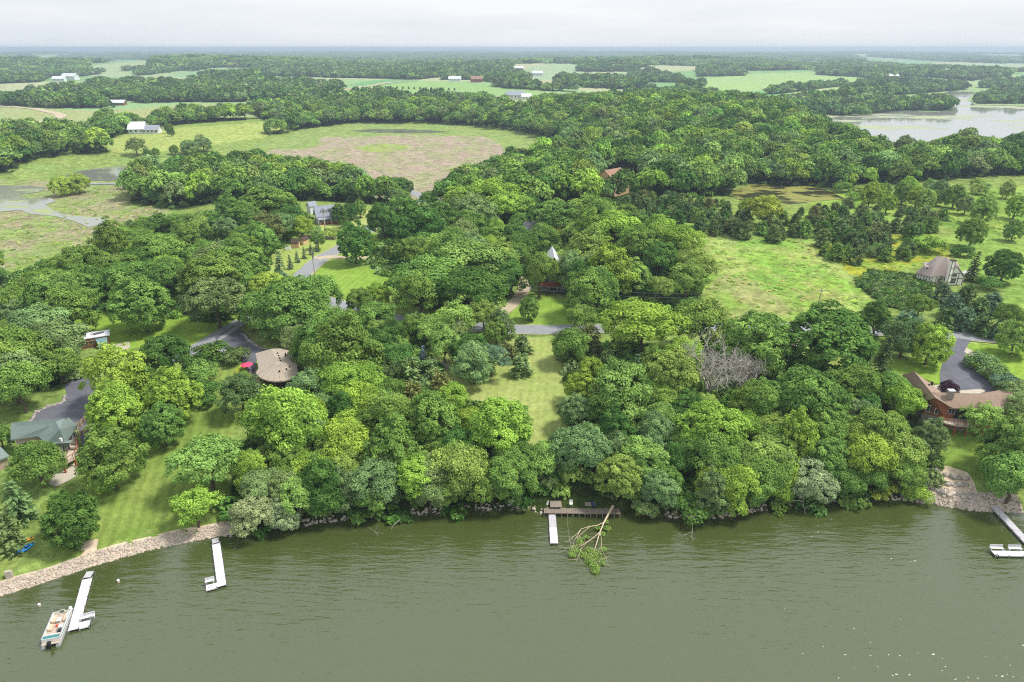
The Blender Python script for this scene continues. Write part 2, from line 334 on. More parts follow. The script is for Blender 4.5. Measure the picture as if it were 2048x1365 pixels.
def ribbon(name, pts, w, mat, lift=.1, step=1.5, world=False, across=4, flt=.7, **k):
    P = np.array([tuple(p)[:2] if world else tuple(gp(*p))[:2] for p in pts]); Q = []
    for i in range(len(P)-1):                      # Catmull-Rom
        p0, p1, p2, p3 = P[max(i-1, 0)], P[i], P[i+1], P[min(i+2, len(P)-1)]; m_ = max(2, int(np.hypot(*(p2-p1))/step))
        for j in range(m_):
            t = j/m_; Q.append(.5*((2*p1)+(p2-p0)*t+(2*p0-5*p1+4*p2-p3)*t*t+(3*p1-p0-3*p2+p3)*t**3))
    Q = np.array(Q+[P[-1]]); T = np.gradient(Q, axis=0); T /= np.linalg.norm(T, axis=1)[:, None]; N = np.stack([-T[:,1], T[:,0]], -1)
    ws = np.interp(np.linspace(0, 1, len(Q)), np.linspace(0, 1, len(w)), w) if hasattr(w, '__len__') else np.full(len(Q), w)
    V = []
    for s in np.linspace(-.5, .5, across+1): V.append(Q+N*(ws*s)[:, None])
    V = np.stack(V, 1); m_, q_ = V.shape[:2]; fl = V.reshape(-1, 2); zz = hh(fl[:,0], fl[:,1]).reshape(m_, q_)
    zz = zz*(1-flt)+zz.mean(1, keepdims=True)*flt+lift; idx = np.arange(m_*q_).reshape(m_, q_)
    Fq = np.stack([idx[:-1,:-1], idx[:-1,1:], idx[1:,1:], idx[1:,:-1]], -1).reshape(-1, 4)
    me = npmesh(name, np.column_stack([fl, zz.ravel()]), Fq, mat, True)
    if me.polygons[0].normal.z < 0: me.flip_normals()
    return link(name, me, **k)
# water ----------------------------------------------------
def watermat(name, c, rough, bumps, pads=None, pad_c='8d9a5c', pad_s=.05, pth=.5):
    m, n, l, b = newmat(name); b.inputs['Roughness'].default_value = rough; b.inputs['IOR'].default_value = 1.33; b.inputs['Specular IOR Level'].default_value = .5
    b.inputs['Base Color'].default_value = (*lin(c), 1)
    g = n.new('ShaderNodeNewGeometry'); prev = None
    for (sc, st, dist, rot, an) in bumps:
        mpn = n.new('ShaderNodeMapping'); mpn.inputs['Rotation'].default_value = (0, 0, R(rot)); mpn.inputs['Scale'].default_value = (sc*an, sc, sc)
        l.new(g.outputs['Position'], mpn.inputs['Vector']); q = noise_(n, l, mpn.outputs['Vector'], 1.0, 3, .55)
        bp = n.new('ShaderNodeBump'); bp.inputs['Strength'].default_value = st; bp.inputs['Distance'].default_value = dist; l.new(q, bp.inputs['Height'])
        if pads is None: l.new(ramp_(n, l, noise_(n, l, g.outputs['Position'], .03, 3, .5), .35, st*.5, .65, st), bp.inputs['Strength'])
        if prev: l.new(prev, bp.inputs['Normal'])
        prev = bp.outputs['Normal']
    if prev: l.new(prev, b.inputs['Normal'])
    if pads:
        mpn = n.new('ShaderNodeMapping'); mpn.inputs['Scale'].default_value = (pad_s*.6, pad_s, pad_s); l.new(g.outputs['Position'], mpn.inputs['Vector'])
        q = noise_(n, l, mpn.outputs['Vector'], 1.0, 9, .68); fac = ramp_(n, l, q, pth, 0, pth+.07, 1)
        mxn = n.new('ShaderNodeMix'); mxn.data_type = 'RGBA'; l.new(fac, mxn.inputs[0]); mxn.inputs[6].default_value = (*lin(c), 1); mxn.inputs[7].default_value = (*lin(pad_c), 1)
        l.new(mxn.outputs[2], b.inputs['Base Color']); l.new(ramp_(n, l, fac, 0, rough, 1, .75), b.inputs['Roughness'])
    return m
WATER = watermat('lake_water', '465028', .05, [(.12, .3, .5, 20, .35), (.9, 1.0, .27, 14, .2), (2.2, .9, .10, 24, .26)])
WATER.node_tree.nodes['Principled BSDF'].inputs['Specular IOR Level'].default_value = 1.0; WATER.node_tree.nodes['Principled BSDF'].inputs['IOR'].default_value = 1.68
lakeP = [(-900, -500), (900, -500), (900, 140), (420, 160), (150, 125), (0, 125), (-150, 125), (-420, 120), (-900, 100)]
npts = np.array(lakeP, float); me = bpy.data.meshes.new('lake'); me.from_pydata([(x, y, 0) for x, y in lakeP], [], [list(range(len(lakeP)))]); me.materials.append(WATER)
link('lake', me, kind='structure')
POND = watermat('pond_water', '7e8278', .05, [(.5, .05, .05, 10, .5)], True, '8f9a66', .05, .6)  # pond and marsh base colours lightened to carry the white sky reflection
MARSHW = watermat('marsh_water', '8f9285', .05, [(.5, .05, .05, 10, .5)], True, '9aa56a', .12, .55)
POND2 = watermat('algae_water', '3a3a22', .12, [(.5, .15, .1, 10, .5)], True, '86863e', .09, .47)
FARW = watermat('far_lake_water', '96988f', .06, [(.3, .06, .1, 10, .5)], True, 'a3ac80', .012, .52)  # pale base has the sky's sheen on the far lake mixed in
def pool(name, P, z, mat): # level water
    return sheet(name, [tuple(flat(p[0], p[1], z)) for p in P], mat, z=z, step=8, world=True, kind='structure')
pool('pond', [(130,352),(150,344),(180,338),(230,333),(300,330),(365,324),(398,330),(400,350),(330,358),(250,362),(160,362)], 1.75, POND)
pool('marsh_pool', [(-60,374),(0,371),(60,372),(95,376),(80,384),(40,390),(60,398),(100,396),(112,402),(90,410),(110,422),(150,432),(212,436),(205,448),(178,455),(150,443),(112,433),(60,428),(40,420),(0,424),(-60,424)], 2.15, MARSHW)
pool('algae_pond', [(1462,382),(1500,370),(1560,366),(1620,372),(1665,385),(1690,398),(1620,404),(1560,412),(1500,408),(1470,396)], 6.15, POND2)
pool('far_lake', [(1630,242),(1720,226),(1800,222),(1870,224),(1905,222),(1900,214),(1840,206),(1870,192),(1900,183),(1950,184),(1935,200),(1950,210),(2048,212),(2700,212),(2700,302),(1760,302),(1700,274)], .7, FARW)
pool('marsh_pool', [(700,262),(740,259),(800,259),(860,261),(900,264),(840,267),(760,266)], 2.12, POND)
# ------------------------------------------------------------ plants: prototypes
LEAF, LEAFI = leafmat('leaves'), leafmat('woodland_leaves', True)
BARK = pmat('bark', '6b5f50', .9, .4, 6, .4, stretch=(1, 1, .25)); DEADBARK = pmat('dead_bark', 'b3aca4', .9, .3, 4)
def kites(C, N, s, rs, asp=1.0, up=None, tilt=.6):
    """leaf faces: centres C, outward normals N, size s"""
    n = len(C); N = N+rs.normal(0, tilt, (n, 3)); N /= np.linalg.norm(N, axis=1)[:, None]+1e-9
    A = up if up is not None else rs.normal(0, 1, (n, 3)); U = np.cross(N, A); U /= np.linalg.norm(U, axis=1)[:, None]+1e-9
    W = np.cross(N, U); s = np.asarray(s).reshape(-1, 1)*rs.uniform(.7, 1.3, (n, 1))
    P = np.stack([C-W*s*asp, C+U*s*.62, C+W*s*asp*.9-N*s*.25, C-U*s*.62], 1)
    return P.reshape(-1, 3)
def mk(name, parts, mat):
    """parts: (P, var) leaf lists"""
    V = np.concatenate([p for p, v in parts]); va = np.concatenate([np.repeat(v, 4) for p, v in parts])
    F = np.arange(len(V)).reshape(-1, 4)
    return npmesh(name, V, F, mat, False, {'var': ('FLOAT', np.clip(va, 0, 1))})
def sph(rs, n):
    v = rs.normal(0, 1, (n, 3)); return v/np.linalg.norm(v, axis=1)[:, None]
def broadleaf(seed, boughs, clumps, per, leaf, mat, av=.85, zlow=-.5, taper=0.0, core=500, cl=.2, rag=.12):
    """crown of radius 1 round the origin: boughs carry clumps, clumps carry leaves, with gaps between the boughs"""
    rs = np.random.RandomState(seed); parts = []
    g = np.arange(boughs)+.5; ph = np.arccos(1-(1.0-zlow*.85)*g/boughs); th = math.pi*(1+5**.5)*g+rs.uniform(0, 6)
    D = np.stack([np.cos(th)*np.sin(ph), np.sin(th)*np.sin(ph), np.cos(ph)], -1)+rs.normal(0, .16, (boughs, 3)); D /= np.linalg.norm(D, axis=1)[:, None]
    for d in D:
        br = rs.uniform(.35, .52); c0 = d*rs.uniform(.48, .68)*np.array([1, 1, av]); c0[:2] *= 1-taper*max(0, d[2]); bv = rs.uniform(-.16, .16)
        gg = np.arange(clumps*2)+.5; p2 = np.arccos(1-2*gg/(clumps*2)); t2 = math.pi*(1+5**.5)*gg+rs.uniform(0, 6)
        q2 = np.stack([np.cos(t2)*np.sin(p2), np.sin(t2)*np.sin(p2), np.cos(p2)], -1)+rs.normal(0, .2, (clumps*2, 3)); q2 /= np.linalg.norm(q2, axis=1)[:, None]
        w = q2@(d*.8+np.array([0, 0, .45])); q2 = q2[np.argsort(-w)[:clumps]]
        for e in q2:
            lr = cl*rs.uniform(.65, 1.35); c = c0+e*br*np.array([1, 1, av])*(1+rs.normal(0, rag)); k = max(4, int(per*(lr/cl)**2))
            q = sph(rs, k*2); w = q@(e*.7+np.array([0, 0, .6])); q = q[np.argsort(-w)[:k]]
            P = c+q*lr*rs.uniform(.6, 1.15, (k, 1))*np.array([1, 1, .8]); lv = np.clip(.5+bv+rs.normal(0, .17), .1, .9)
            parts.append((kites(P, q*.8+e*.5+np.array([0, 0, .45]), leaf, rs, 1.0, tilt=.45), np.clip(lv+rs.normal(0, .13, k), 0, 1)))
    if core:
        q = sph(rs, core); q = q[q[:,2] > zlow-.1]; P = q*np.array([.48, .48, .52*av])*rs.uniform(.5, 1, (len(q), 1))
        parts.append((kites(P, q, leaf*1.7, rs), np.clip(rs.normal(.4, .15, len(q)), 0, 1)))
    return mk('crown', parts, mat)
def conifer(seed, n, leaf, mat, kind):
    """crown from z=0 to 1, radius given by profile"""
    rs = np.random.RandomState(seed); parts = []
    if kind == 'cedar':      # dense ragged cone of upright tufts
        nt = max(12, n//26); z = rs.uniform(0, 1, nt)**1.25*.95; a = rs.uniform(0, 6.283, nt)
        r = .27*np.minimum(1, (1-z)**.5*1.05)*np.minimum(1, .6+z*3)*rs.uniform(.6, 1.12, nt)
        for i in range(nt):
            k = 26; t = rs.uniform(0, 1, k); o = np.array([math.cos(a[i]), math.sin(a[i]), 0])
            c = o*r[i]+np.array([0, 0, z[i]]); P = c+o*rs.uniform(-.09, .05, (k, 1))+rs.normal(0, .028, (k, 3))+np.array([0, 0, 1])*(t*.13-.05)[:, None]
            parts.append((kites(P, np.tile(o+[0, 0, .5], (k, 1)), leaf, rs, 1.3, up=np.tile(o, (k, 1))+rs.normal(0, .5, (k, 3))), np.clip(rs.uniform(.25, .7)+rs.normal(0, .14, k), 0, 1)))
    else:                    # spruce: whorls of drooping boughs
        tiers = 13
        for ti in range(tiers):
            z = .06+.9*ti/tiers; rr = .26*(1-z)**.85+.012; nb = max(5, int(11*(1-z))+3)
            for b in range(nb):
                a = rs.uniform(0, 6.283); o = np.array([math.cos(a), math.sin(a), 0]); L = rr*rs.uniform(.8, 1.12); k = max(5, int(n/150*(.35+L*4)))
                t = rs.uniform(.1, 1, k); side = np.array([-o[1], o[0], 0])
                P = o*(t*L)[:, None]+np.array([0, 0, z])+np.array([0, 0, -1])*(t**1.4*L*.38)[:, None]+side*(rs.uniform(-1, 1, k)*L*.2*(1.1-t))[:, None]+rs.normal(0, .008, (k, 3))
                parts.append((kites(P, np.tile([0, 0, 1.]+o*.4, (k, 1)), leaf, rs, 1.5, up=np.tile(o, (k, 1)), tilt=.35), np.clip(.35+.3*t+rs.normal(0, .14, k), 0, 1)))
    return mk('crown', parts, mat)
def tube(V, F, a, b, r0, r1, s=6):
    a, b = np.array(a, float), np.array(b, float); d = b-a; d /= np.linalg.norm(d)+1e-9
    u = np.cross(d, [.3, .8, .52]); u /= np.linalg.norm(u); w = np.cross(d, u); n0 = len(V)
    for p, r in ((a, r0), (b, r1)):
        for i in range(s): t = 6.283*i/s; V.append(tuple(p+(u*math.cos(t)+w*math.sin(t))*r))
    for i in range(s): F.append((n0+i, n0+(i+1) % s, n0+s+(i+1) % s, n0+s+i))
def branches(V, F, rs, p, d, L, r, lev, bend=.35, up=.0, ends=None, kids=3):
    n = 3; q = np.array(p, float); d = np.array(d, float)
    for i in range(n):
        nd = d+rs.normal(0, bend*.5, 3)+np.array([0, 0, up]); nd /= np.linalg.norm(nd); q2 = q+nd*L/n
        tube(V, F, q, q2, r*(1-.25*i/n*2), r*(1-.25*(i+1)/n*2), 5 if lev < 2 else 3)
        if lev > 0 and i > 0:
            for _ in range(kids-1 if i < 2 else kids):
                k = nd+rs.normal(0, .75, 3); k /= np.linalg.norm(k); branches(V, F, rs, q2, k, L*rs.uniform(.5, .75), r*.5, lev-1, bend, up, ends, kids)
        q, d = q2, nd
    if ends is not None: ends.append((q.copy(), d.copy()))
def trunkmesh(seed, h, r, limbs=5):
    """unit-ish trunk: height h, limbs reaching into the crown"""
    rs = np.random.RandomState(seed); V, F = [], []; p = np.array([0, 0, -.06]); k = 4
    tops = [p]
    for i in range(k):
        q = np.array([rs.normal(0, .02), rs.normal(0, .02), h*(i+1)/k]); tube(V, F, p, q, r*(1-.5*i/k), r*(1-.5*(i+1)/k), 7); p = q; tops.append(q)
    for i in range(limbs):
        a = 6.283*i/limbs+rs.uniform(-.4, .4); d = np.array([math.cos(a)*.8, math.sin(a)*.8, rs.uniform(.5, 1.1)]); d /= np.linalg.norm(d)
        s = tops[2+i % 3]; e = s+d*h*rs.uniform(.4, .65); tube(V, F, s, e, r*.42, r*.12, 5)
    return npmesh('trunk', V, F, BARK, True)
# prototypes: crown meshes of unit size, shared by every tree of the kind
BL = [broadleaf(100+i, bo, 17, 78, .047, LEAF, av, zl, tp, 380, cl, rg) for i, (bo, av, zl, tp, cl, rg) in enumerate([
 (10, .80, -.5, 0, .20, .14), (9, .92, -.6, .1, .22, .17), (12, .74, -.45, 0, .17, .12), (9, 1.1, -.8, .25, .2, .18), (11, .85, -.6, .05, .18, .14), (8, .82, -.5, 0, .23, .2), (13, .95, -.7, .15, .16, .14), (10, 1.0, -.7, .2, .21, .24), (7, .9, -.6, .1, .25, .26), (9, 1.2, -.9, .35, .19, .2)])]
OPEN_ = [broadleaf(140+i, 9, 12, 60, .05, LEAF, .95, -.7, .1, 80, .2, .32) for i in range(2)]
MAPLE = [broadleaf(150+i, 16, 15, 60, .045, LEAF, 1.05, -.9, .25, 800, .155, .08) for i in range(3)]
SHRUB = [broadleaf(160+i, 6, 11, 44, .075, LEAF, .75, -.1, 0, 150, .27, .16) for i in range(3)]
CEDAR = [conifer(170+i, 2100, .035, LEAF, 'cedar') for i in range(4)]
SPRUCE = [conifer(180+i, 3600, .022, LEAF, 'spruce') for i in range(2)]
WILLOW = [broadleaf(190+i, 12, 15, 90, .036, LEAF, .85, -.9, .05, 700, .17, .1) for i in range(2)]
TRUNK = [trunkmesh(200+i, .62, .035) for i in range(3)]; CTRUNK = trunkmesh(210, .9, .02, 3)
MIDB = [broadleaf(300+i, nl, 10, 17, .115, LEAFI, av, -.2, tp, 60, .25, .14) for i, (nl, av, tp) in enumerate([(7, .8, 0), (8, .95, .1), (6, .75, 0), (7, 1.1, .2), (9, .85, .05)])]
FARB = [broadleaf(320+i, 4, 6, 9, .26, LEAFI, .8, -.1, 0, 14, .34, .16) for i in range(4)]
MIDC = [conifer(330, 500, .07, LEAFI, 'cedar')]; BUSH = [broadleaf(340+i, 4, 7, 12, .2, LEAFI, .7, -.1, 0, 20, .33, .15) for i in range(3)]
def clumpmesh(seed, mat):
    rs = np.random.RandomState(seed); parts = []
    for i in range(16):
        c = np.array([rs.uniform(-1, 1), rs.uniform(-1, 1), 0]); r = rs.uniform(.26, .42); k = 22; q = sph(rs, k); q[:,2] = np.abs(q[:,2])
        parts.append((kites(c+q*r*np.array([1, 1, .75])+np.array([0, 0, .22*rs.uniform(.6, 1.3)]), q, .17, rs, tilt=.3), np.clip(rs.uniform(.3, .7)+rs.normal(0, .1, k), 0, 1)))
        q = sph(rs, 8); q[:,2] = 0; parts.append((kites(c+q*r*.8+[0, 0, .08], q, .2, rs, tilt=.2), np.full(8, .4)))
    return mk('clump', parts, mat)
CLUMP = [clumpmesh(350+i, LEAFI) for i in range(3)]
TONE = {k: tuple(v*s for v in lin(c)) for k, (c, s) in dict(b=('8fb14a', 1), y=('a6ba52', 1), m=('759849', 1), d=('59803d', 1), g=('7f9b60', 1), l=('8cac57', 1), o=('7f8a52', 1), s=('6f8a68', 1), w=('9fb482', 1), p=('4a3340', 1), k=('66804c', 1), bs=('8aa7b2', 1)).items()}
TONEW = dict(b='bright yellow-green', y='lime yellow', m='mid green', d='deep green', g='grey-green', l='pale green', o='olive brown', s='blue-green', w='silvery green', p='dark purple', k='dark green', bs='silvery blue')
TREES = []                     # (object, px, tone, kindword, zone, unique label)
def shade(o, tone, j=.1):
    c = TONE[tone]; f = 1+rnd.uniform(-j, j)*1.3; h = rnd.uniform(-j, j)
    o.color = (c[0]*f*(1+h), c[1]*f, c[2]*f*(1-h*.6), 1)
def tree(kind, px, ytop, w, tone, label=None, hr=None, base=None):
    """a tree seen with its top at (px, ytop) and a crown w pixels wide"""
    q = dict(B=1.12, O=1.15, M=1.2, S=.62, C=1.05, P=1.9, W=.92)[kind] if hr is None else hr
    if base: p, t = at(px, base)
    else: p, t = at(px, ytop+ (0 if kind in 'CP' else w*.04), 0, q*w/FPX)
    W = w/FPX*t; H = q*W
    if kind in 'BOM' and hr is None and H > 14.5:          # wide crowns are not taller than their neighbours
        q = 14.5/W; p, t = at(px, ytop+w*.04, 0, q*w/FPX); W = w/FPX*t; H = q*W
    if G(p.x, p.y) < .25:                                  # stand on the bank, not in the lake
        y0 = p.y
        while G(p.x, p.y) < .25: p.y += .3
        p.z = G(p.x, p.y); k_ = .82 if p.y-y0 > 2 else .92; W *= k_; H *= k_
    if kind in 'BOM' and hr is None and H < 7: H = max(H, 1.3*W)
    name = dict(B='broadleaf_tree', O='broadleaf_tree', M='maple_tree', S='shrub', C='cedar_tree', P='spruce_tree', W='willow_tree')[kind]
    e = empty(name, p, rnd.uniform(0, 6.28))
    lib = dict(B=BL, O=OPEN_, M=MAPLE, S=SHRUB, C=CEDAR, P=SPRUCE, W=WILLOW)[kind]; me = rnd.choice(lib)
    c = link('crown', me, e); shade(c, tone)
    if kind in 'CP': c.scale = (W/2/.27,)*2+(H,); c.location = (0, 0, .02*H); tr = link('trunk', CTRUNK, e); tr.scale = (H*.8,)*3
    else:
        av = .9; rz = W/2*1.0
        frac = dict(B=.58, O=.6, M=.56, S=.42, W=.5)[kind]; half = max((1-frac)*H, .3)
        ax = rnd.uniform(.86, 1.1) if kind in 'BOS' else 1; c.rotation_euler = (rnd.uniform(-.12, .12), rnd.uniform(-.12, .12), rnd.uniform(0, 6.28)); c.scale = (W/2*1.0*ax, W/2*1.0/ax, half/.95); c.location = (0, 0, H*frac)
        if kind != 'S': tr = link('trunk', rnd.choice(TRUNK), e); tr.scale = (H,)*3
    TREES.append((e, px, tone, name, (p.x, p.y), label))
    return e
def dead_tree(px, ytop, w, label, seed, hr=1.2, lev=3, name='dead_tree'):
    p, t = at(px, ytop, 0, hr*w/FPX); W = w/FPX*t; H = W*hr; rs = np.random.RandomState(seed); V, F = [], []
    e = empty(name, p, 0, label=label, cat='tree'); b2 = ([], [])
    tube(V, F, (0, 0, -.3), (0, 0, H*.3), .34, .26, 8); link('trunk', npmesh('trunk', V, F, DEADBARK, True), e)
    for i in range(7):
        a = 6.283*i/7+rs.uniform(-.3, .3); d = np.array([math.cos(a)*.75, math.sin(a)*.75, .8]); branches(*b2, rs, (0, 0, H*(.2+.1*(i % 2))), d/np.linalg.norm(d), H*.55, .24, lev, .4, .12)
    link('crown', npmesh('crown', *b2, DEADBARK), e)
    return e
# ------------------------------------------------------------ roads, drives, lawns
def lawnmat(name, c, stripe=0, rot=0, c2=None, per=1.6):
    m, n, l, b = newmat(name); b.inputs['Roughness'].default_value = 1; b.inputs['Specular IOR Level'].default_value = 0
    g = n.new('ShaderNodeNewGeometry'); f1 = noise_(n, l, g.outputs['Position'], 1.3, 6, .7); f2 = noise_(n, l, g.outputs['Position'], .09, 4, .6); f3 = noise_(n, l, g.outputs['Position'], .35, 5, .65)
    v = mul_(n, l, ramp_(n, l, f1, .3, .72, .7, 1.18), ramp_(n, l, f3, .3, .84, .7, 1.1))
    if stripe:
        mpn = n.new('ShaderNodeMapping'); mpn.inputs['Rotation'].default_value = (0, 0, R(rot)); l.new(g.outputs['Position'], mpn.inputs['Vector'])
        wv = n.new('ShaderNodeTexWave'); wv.inputs['Scale'].default_value = .31/per; wv.inputs['Distortion'].default_value = 1.2; wv.inputs['Detail'].default_value = 2; wv.inputs['Detail Scale'].default_value = .6
        l.new(mpn.outputs['Vector'], wv.inputs['Vector']); v = mul_(n, l, v, ramp_(n, l, wv.outputs['Fac'], .2, 1-stripe, .8, 1+stripe*.5))
    mxn = n.new('ShaderNodeMix'); mxn.data_type = 'RGBA'; l.new(ramp_(n, l, f2, .35, 0, .65, 1), mxn.inputs[0]); mxn.inputs[6].default_value = (*lin(c), 1); mxn.inputs[7].default_value = (*lin(c2 or c), 1)
    hs = n.new('ShaderNodeHueSaturation'); l.new(mxn.outputs[2], hs.inputs['Color']); l.new(v, hs.inputs['Value']); l.new(hs.outputs['Color'], b.inputs['Base Color'])
    bp = n.new('ShaderNodeBump'); bp.inputs['Strength'].default_value = .5; bp.inputs['Distance'].default_value = .15; l.new(f1, bp.inputs['Height']); l.new(bp.outputs['Normal'], b.inputs['Normal'])
    return m
LAWN_S = lawnmat('striped_lawn', '728c3f', .11, -12, '879a4e', 1.9); LAWN = lawnmat('mown_lawn', '7f9e3f', .06, 40, '8cab45', 2.2)
LAWN_B = lawnmat('sunny_lawn', '7f9f40', .06, 10, '8ca94c', 2.2); STRIP = lawnmat('mown_strip_grass', '94a35a', .05, 4, 'a3ad68', 1.9); LAWN_D = lawnmat('shaded_grass', '6f8a3c', .08, 60, '7f9a45', 2)
sheet('lawn', [(60,1165),(100,1125),(110,1080),(80,1010),(120,985),(185,965),(215,880),(300,780),(400,770),(440,740),(480,732),(500,760),(470,850),(450,930),(460,1040),(440,1060),(300,1085),(205,1108),(180,1115),(150,1128)], LAWN_S, .05, 1.6, kind='structure')
sheet('lawn', [(140,640),(220,590),(300,600),(400,640),(478,630),(470,650),(365,702),(330,690),(250,700),(150,680)], LAWN, .05, 2, kind='structure')
sheet('lawn', [(520,540),(540,505),(580,480),(640,472),(690,480),(640,512),(590,545),(550,560)], lawnmat('roadside_lawn', '95ab55', .06, 30, 'a3b264', 2), .05, 2, kind='structure')
sheet('lawn', [(612,545),(660,512),(740,505),(835,512),(835,530),(780,560),(720,600),(680,606),(630,575)], LAWN_B, .05, 2, kind='structure')
sheet('lawn', [(700,505),(745,465),(800,500),(830,512)], LAWN_B, .05, 2, kind='structure')
sheet('lawn', [(640,450),(700,440),(740,420),(790,420),(740,455),(690,470),(640,468)], lawnmat('dry_lawn', 'a3b064', .05, 30, 'b0b673', 2), .05, 2, kind='structure')
sheet('lawn', [(1000,625),(1050,585),(1090,590),(1140,600),(1200,640),(1250,650),(1060,652),(1000,650)], LAWN_B, .05, 2, kind='structure')
sheet('lawn', [(870,690),(1000,680),(1075,675),(1130,680),(1140,720),(1150,780),(1120,860),(1110,930),(1055,930),(1055,830),(930,800),(890,760)], STRIP, .05, 1.6, kind='structure')
sheet('lawn', [(1750,720),(1900,715),(1905,740),(1890,775),(1830,750),(1770,745)], LAWN, .05, 2, kind='structure')
sheet('lawn', [(1930,690),(2048,690),(2200,700),(2200,790),(2048,760),(1985,770),(1940,730)], LAWN, .05, 2, kind='structure')
sheet('lawn', [(1850,850),(1960,850),(2000,850),(2010,900),(1990,960),(1960,960),(1930,940),(1870,930),(1850,900)], LAWN_D, .05, 1.6, kind='structure')
ASPH = pmat('road_asphalt', '8f9296', .9, .14, .8, .1); ASPH_D = pmat('dark_asphalt', '6c6c75', .9, .2, .5, .1, c2='5d5e68'); GRAVEL = pmat('gravel', 'c5b79c', .95, .2, 1.5, .3, c2='a89a80')
CONC = pmat('concrete', 'b9b1a2', .9, .12, 1.2, .1); SHOULDER = pmat('road_shoulder', 'a3a382', .95, .2, 1.0)
ROAD_A = [(2300,712),(2048,684),(1960,675),(1880,669),(1760,663),(1600,656),(1400,654),(1240,657),(1080,660),(960,655),(840,645),(750,632),(690,615),(640,598)]
ROAD_L = [(640,598),(560,612),(500,636),(470,652),(430,676),(385,702),(340,722)]
ROAD_B = [(640,598),(606,572),(604,552),(622,534),(650,514),(690,492),(725,470),(744,454),(790,426),(846,402),(838,390),(800,380)]
for P, w in ((ROAD_A, 7.4), (ROAD_B, 7.2)): ribbon('road_shoulder', P, w, SHOULDER, .10, kind='structure')
ribbon('road', ROAD_A, 6.0, ASPH, .125, kind='structure'); ribbon('road', ROAD_B, 5.8, ASPH, .135, kind='structure'); ribbon('road', ROAD_L, 5.2, ASPH, .145, kind='structure')
sheet('driveway', [(430,676),(470,652),(490,668),(520,695),(572,706),(540,716),(512,722),(510,752),(492,742),(482,712),(455,700),(440,705)], ASPH_D, .16, 1.2, kind='structure')
sheet('driveway', [(58,842),(72,822),(98,812),(126,806),(134,788),(128,772),(138,760),(160,755),(192,757),(232,762),(260,772),(250,785),(200,790),(188,812),(180,830),(190,880),(165,895),(158,860),(110,850)], ASPH_D, .1, 1.2, kind='structure')
ribbon('driveway', [(1908,676),(1906,700),(1912,725),(1926,755),(1944,790)], [8, 5, 5.5, 10, 13], ASPH_D, .15, kind='structure')
ribbon('concrete_path', [(1918,694),(1934,702),(1950,714)], 2.6, CONC, .12, kind='structure')
ribbon('gravel_drive', [(1593,660),(1587,680),(1582,700),(1566,722)], [7, 4.6, 4.4, 4], GRAVEL, .14, kind='structure')
ribbon('gravel_drive', [(998,628),(1015,618),(1034,600),(1048,580),(1056,552)], [4.5, 4, 4, 4.6, 7], GRAVEL, .12, kind='structure')
ribbon('gravel_drive', [(632,518),(650,515),(700,516),(760,517),(830,518)], [6, 3.4, 3, 3, 3], GRAVEL, .15, kind='structure')
ribbon('gravel_drive', [(608,474),(640,475),(675,477)], 5, GRAVEL, .12, kind='structure')
ribbon('gravel_drive', [(0,254),(60,248),(105,240),(122,233),(108,226),(60,217),(0,213),(-60,211)], 11, GRAVEL, .3, 6, kind='structure')
ribbon('gravel_drive', [(650,190),(690,180),(730,174),(790,165),(830,163)], 14, GRAVEL, .5, 10, kind='structure')
ribbon('gravel_drive', [(985,210),(970,200),(1000,194),(1040,192)], 9, GRAVEL, .5, 8, kind='structure')
ribbon('gravel_drive', [(1062,216),(1066,208),(1075,200),(1090,196)], 9, GRAVEL, .5, 8, kind='structure')
ribbon('road', [(140,372),(170,369),(240,369),(270,372)], 6, ASPH, .35, 3, kind='structure')
sheet('patio', [(222,692),(258,683),(262,700),(230,715)], CONC, .1, 1.5, kind='structure')
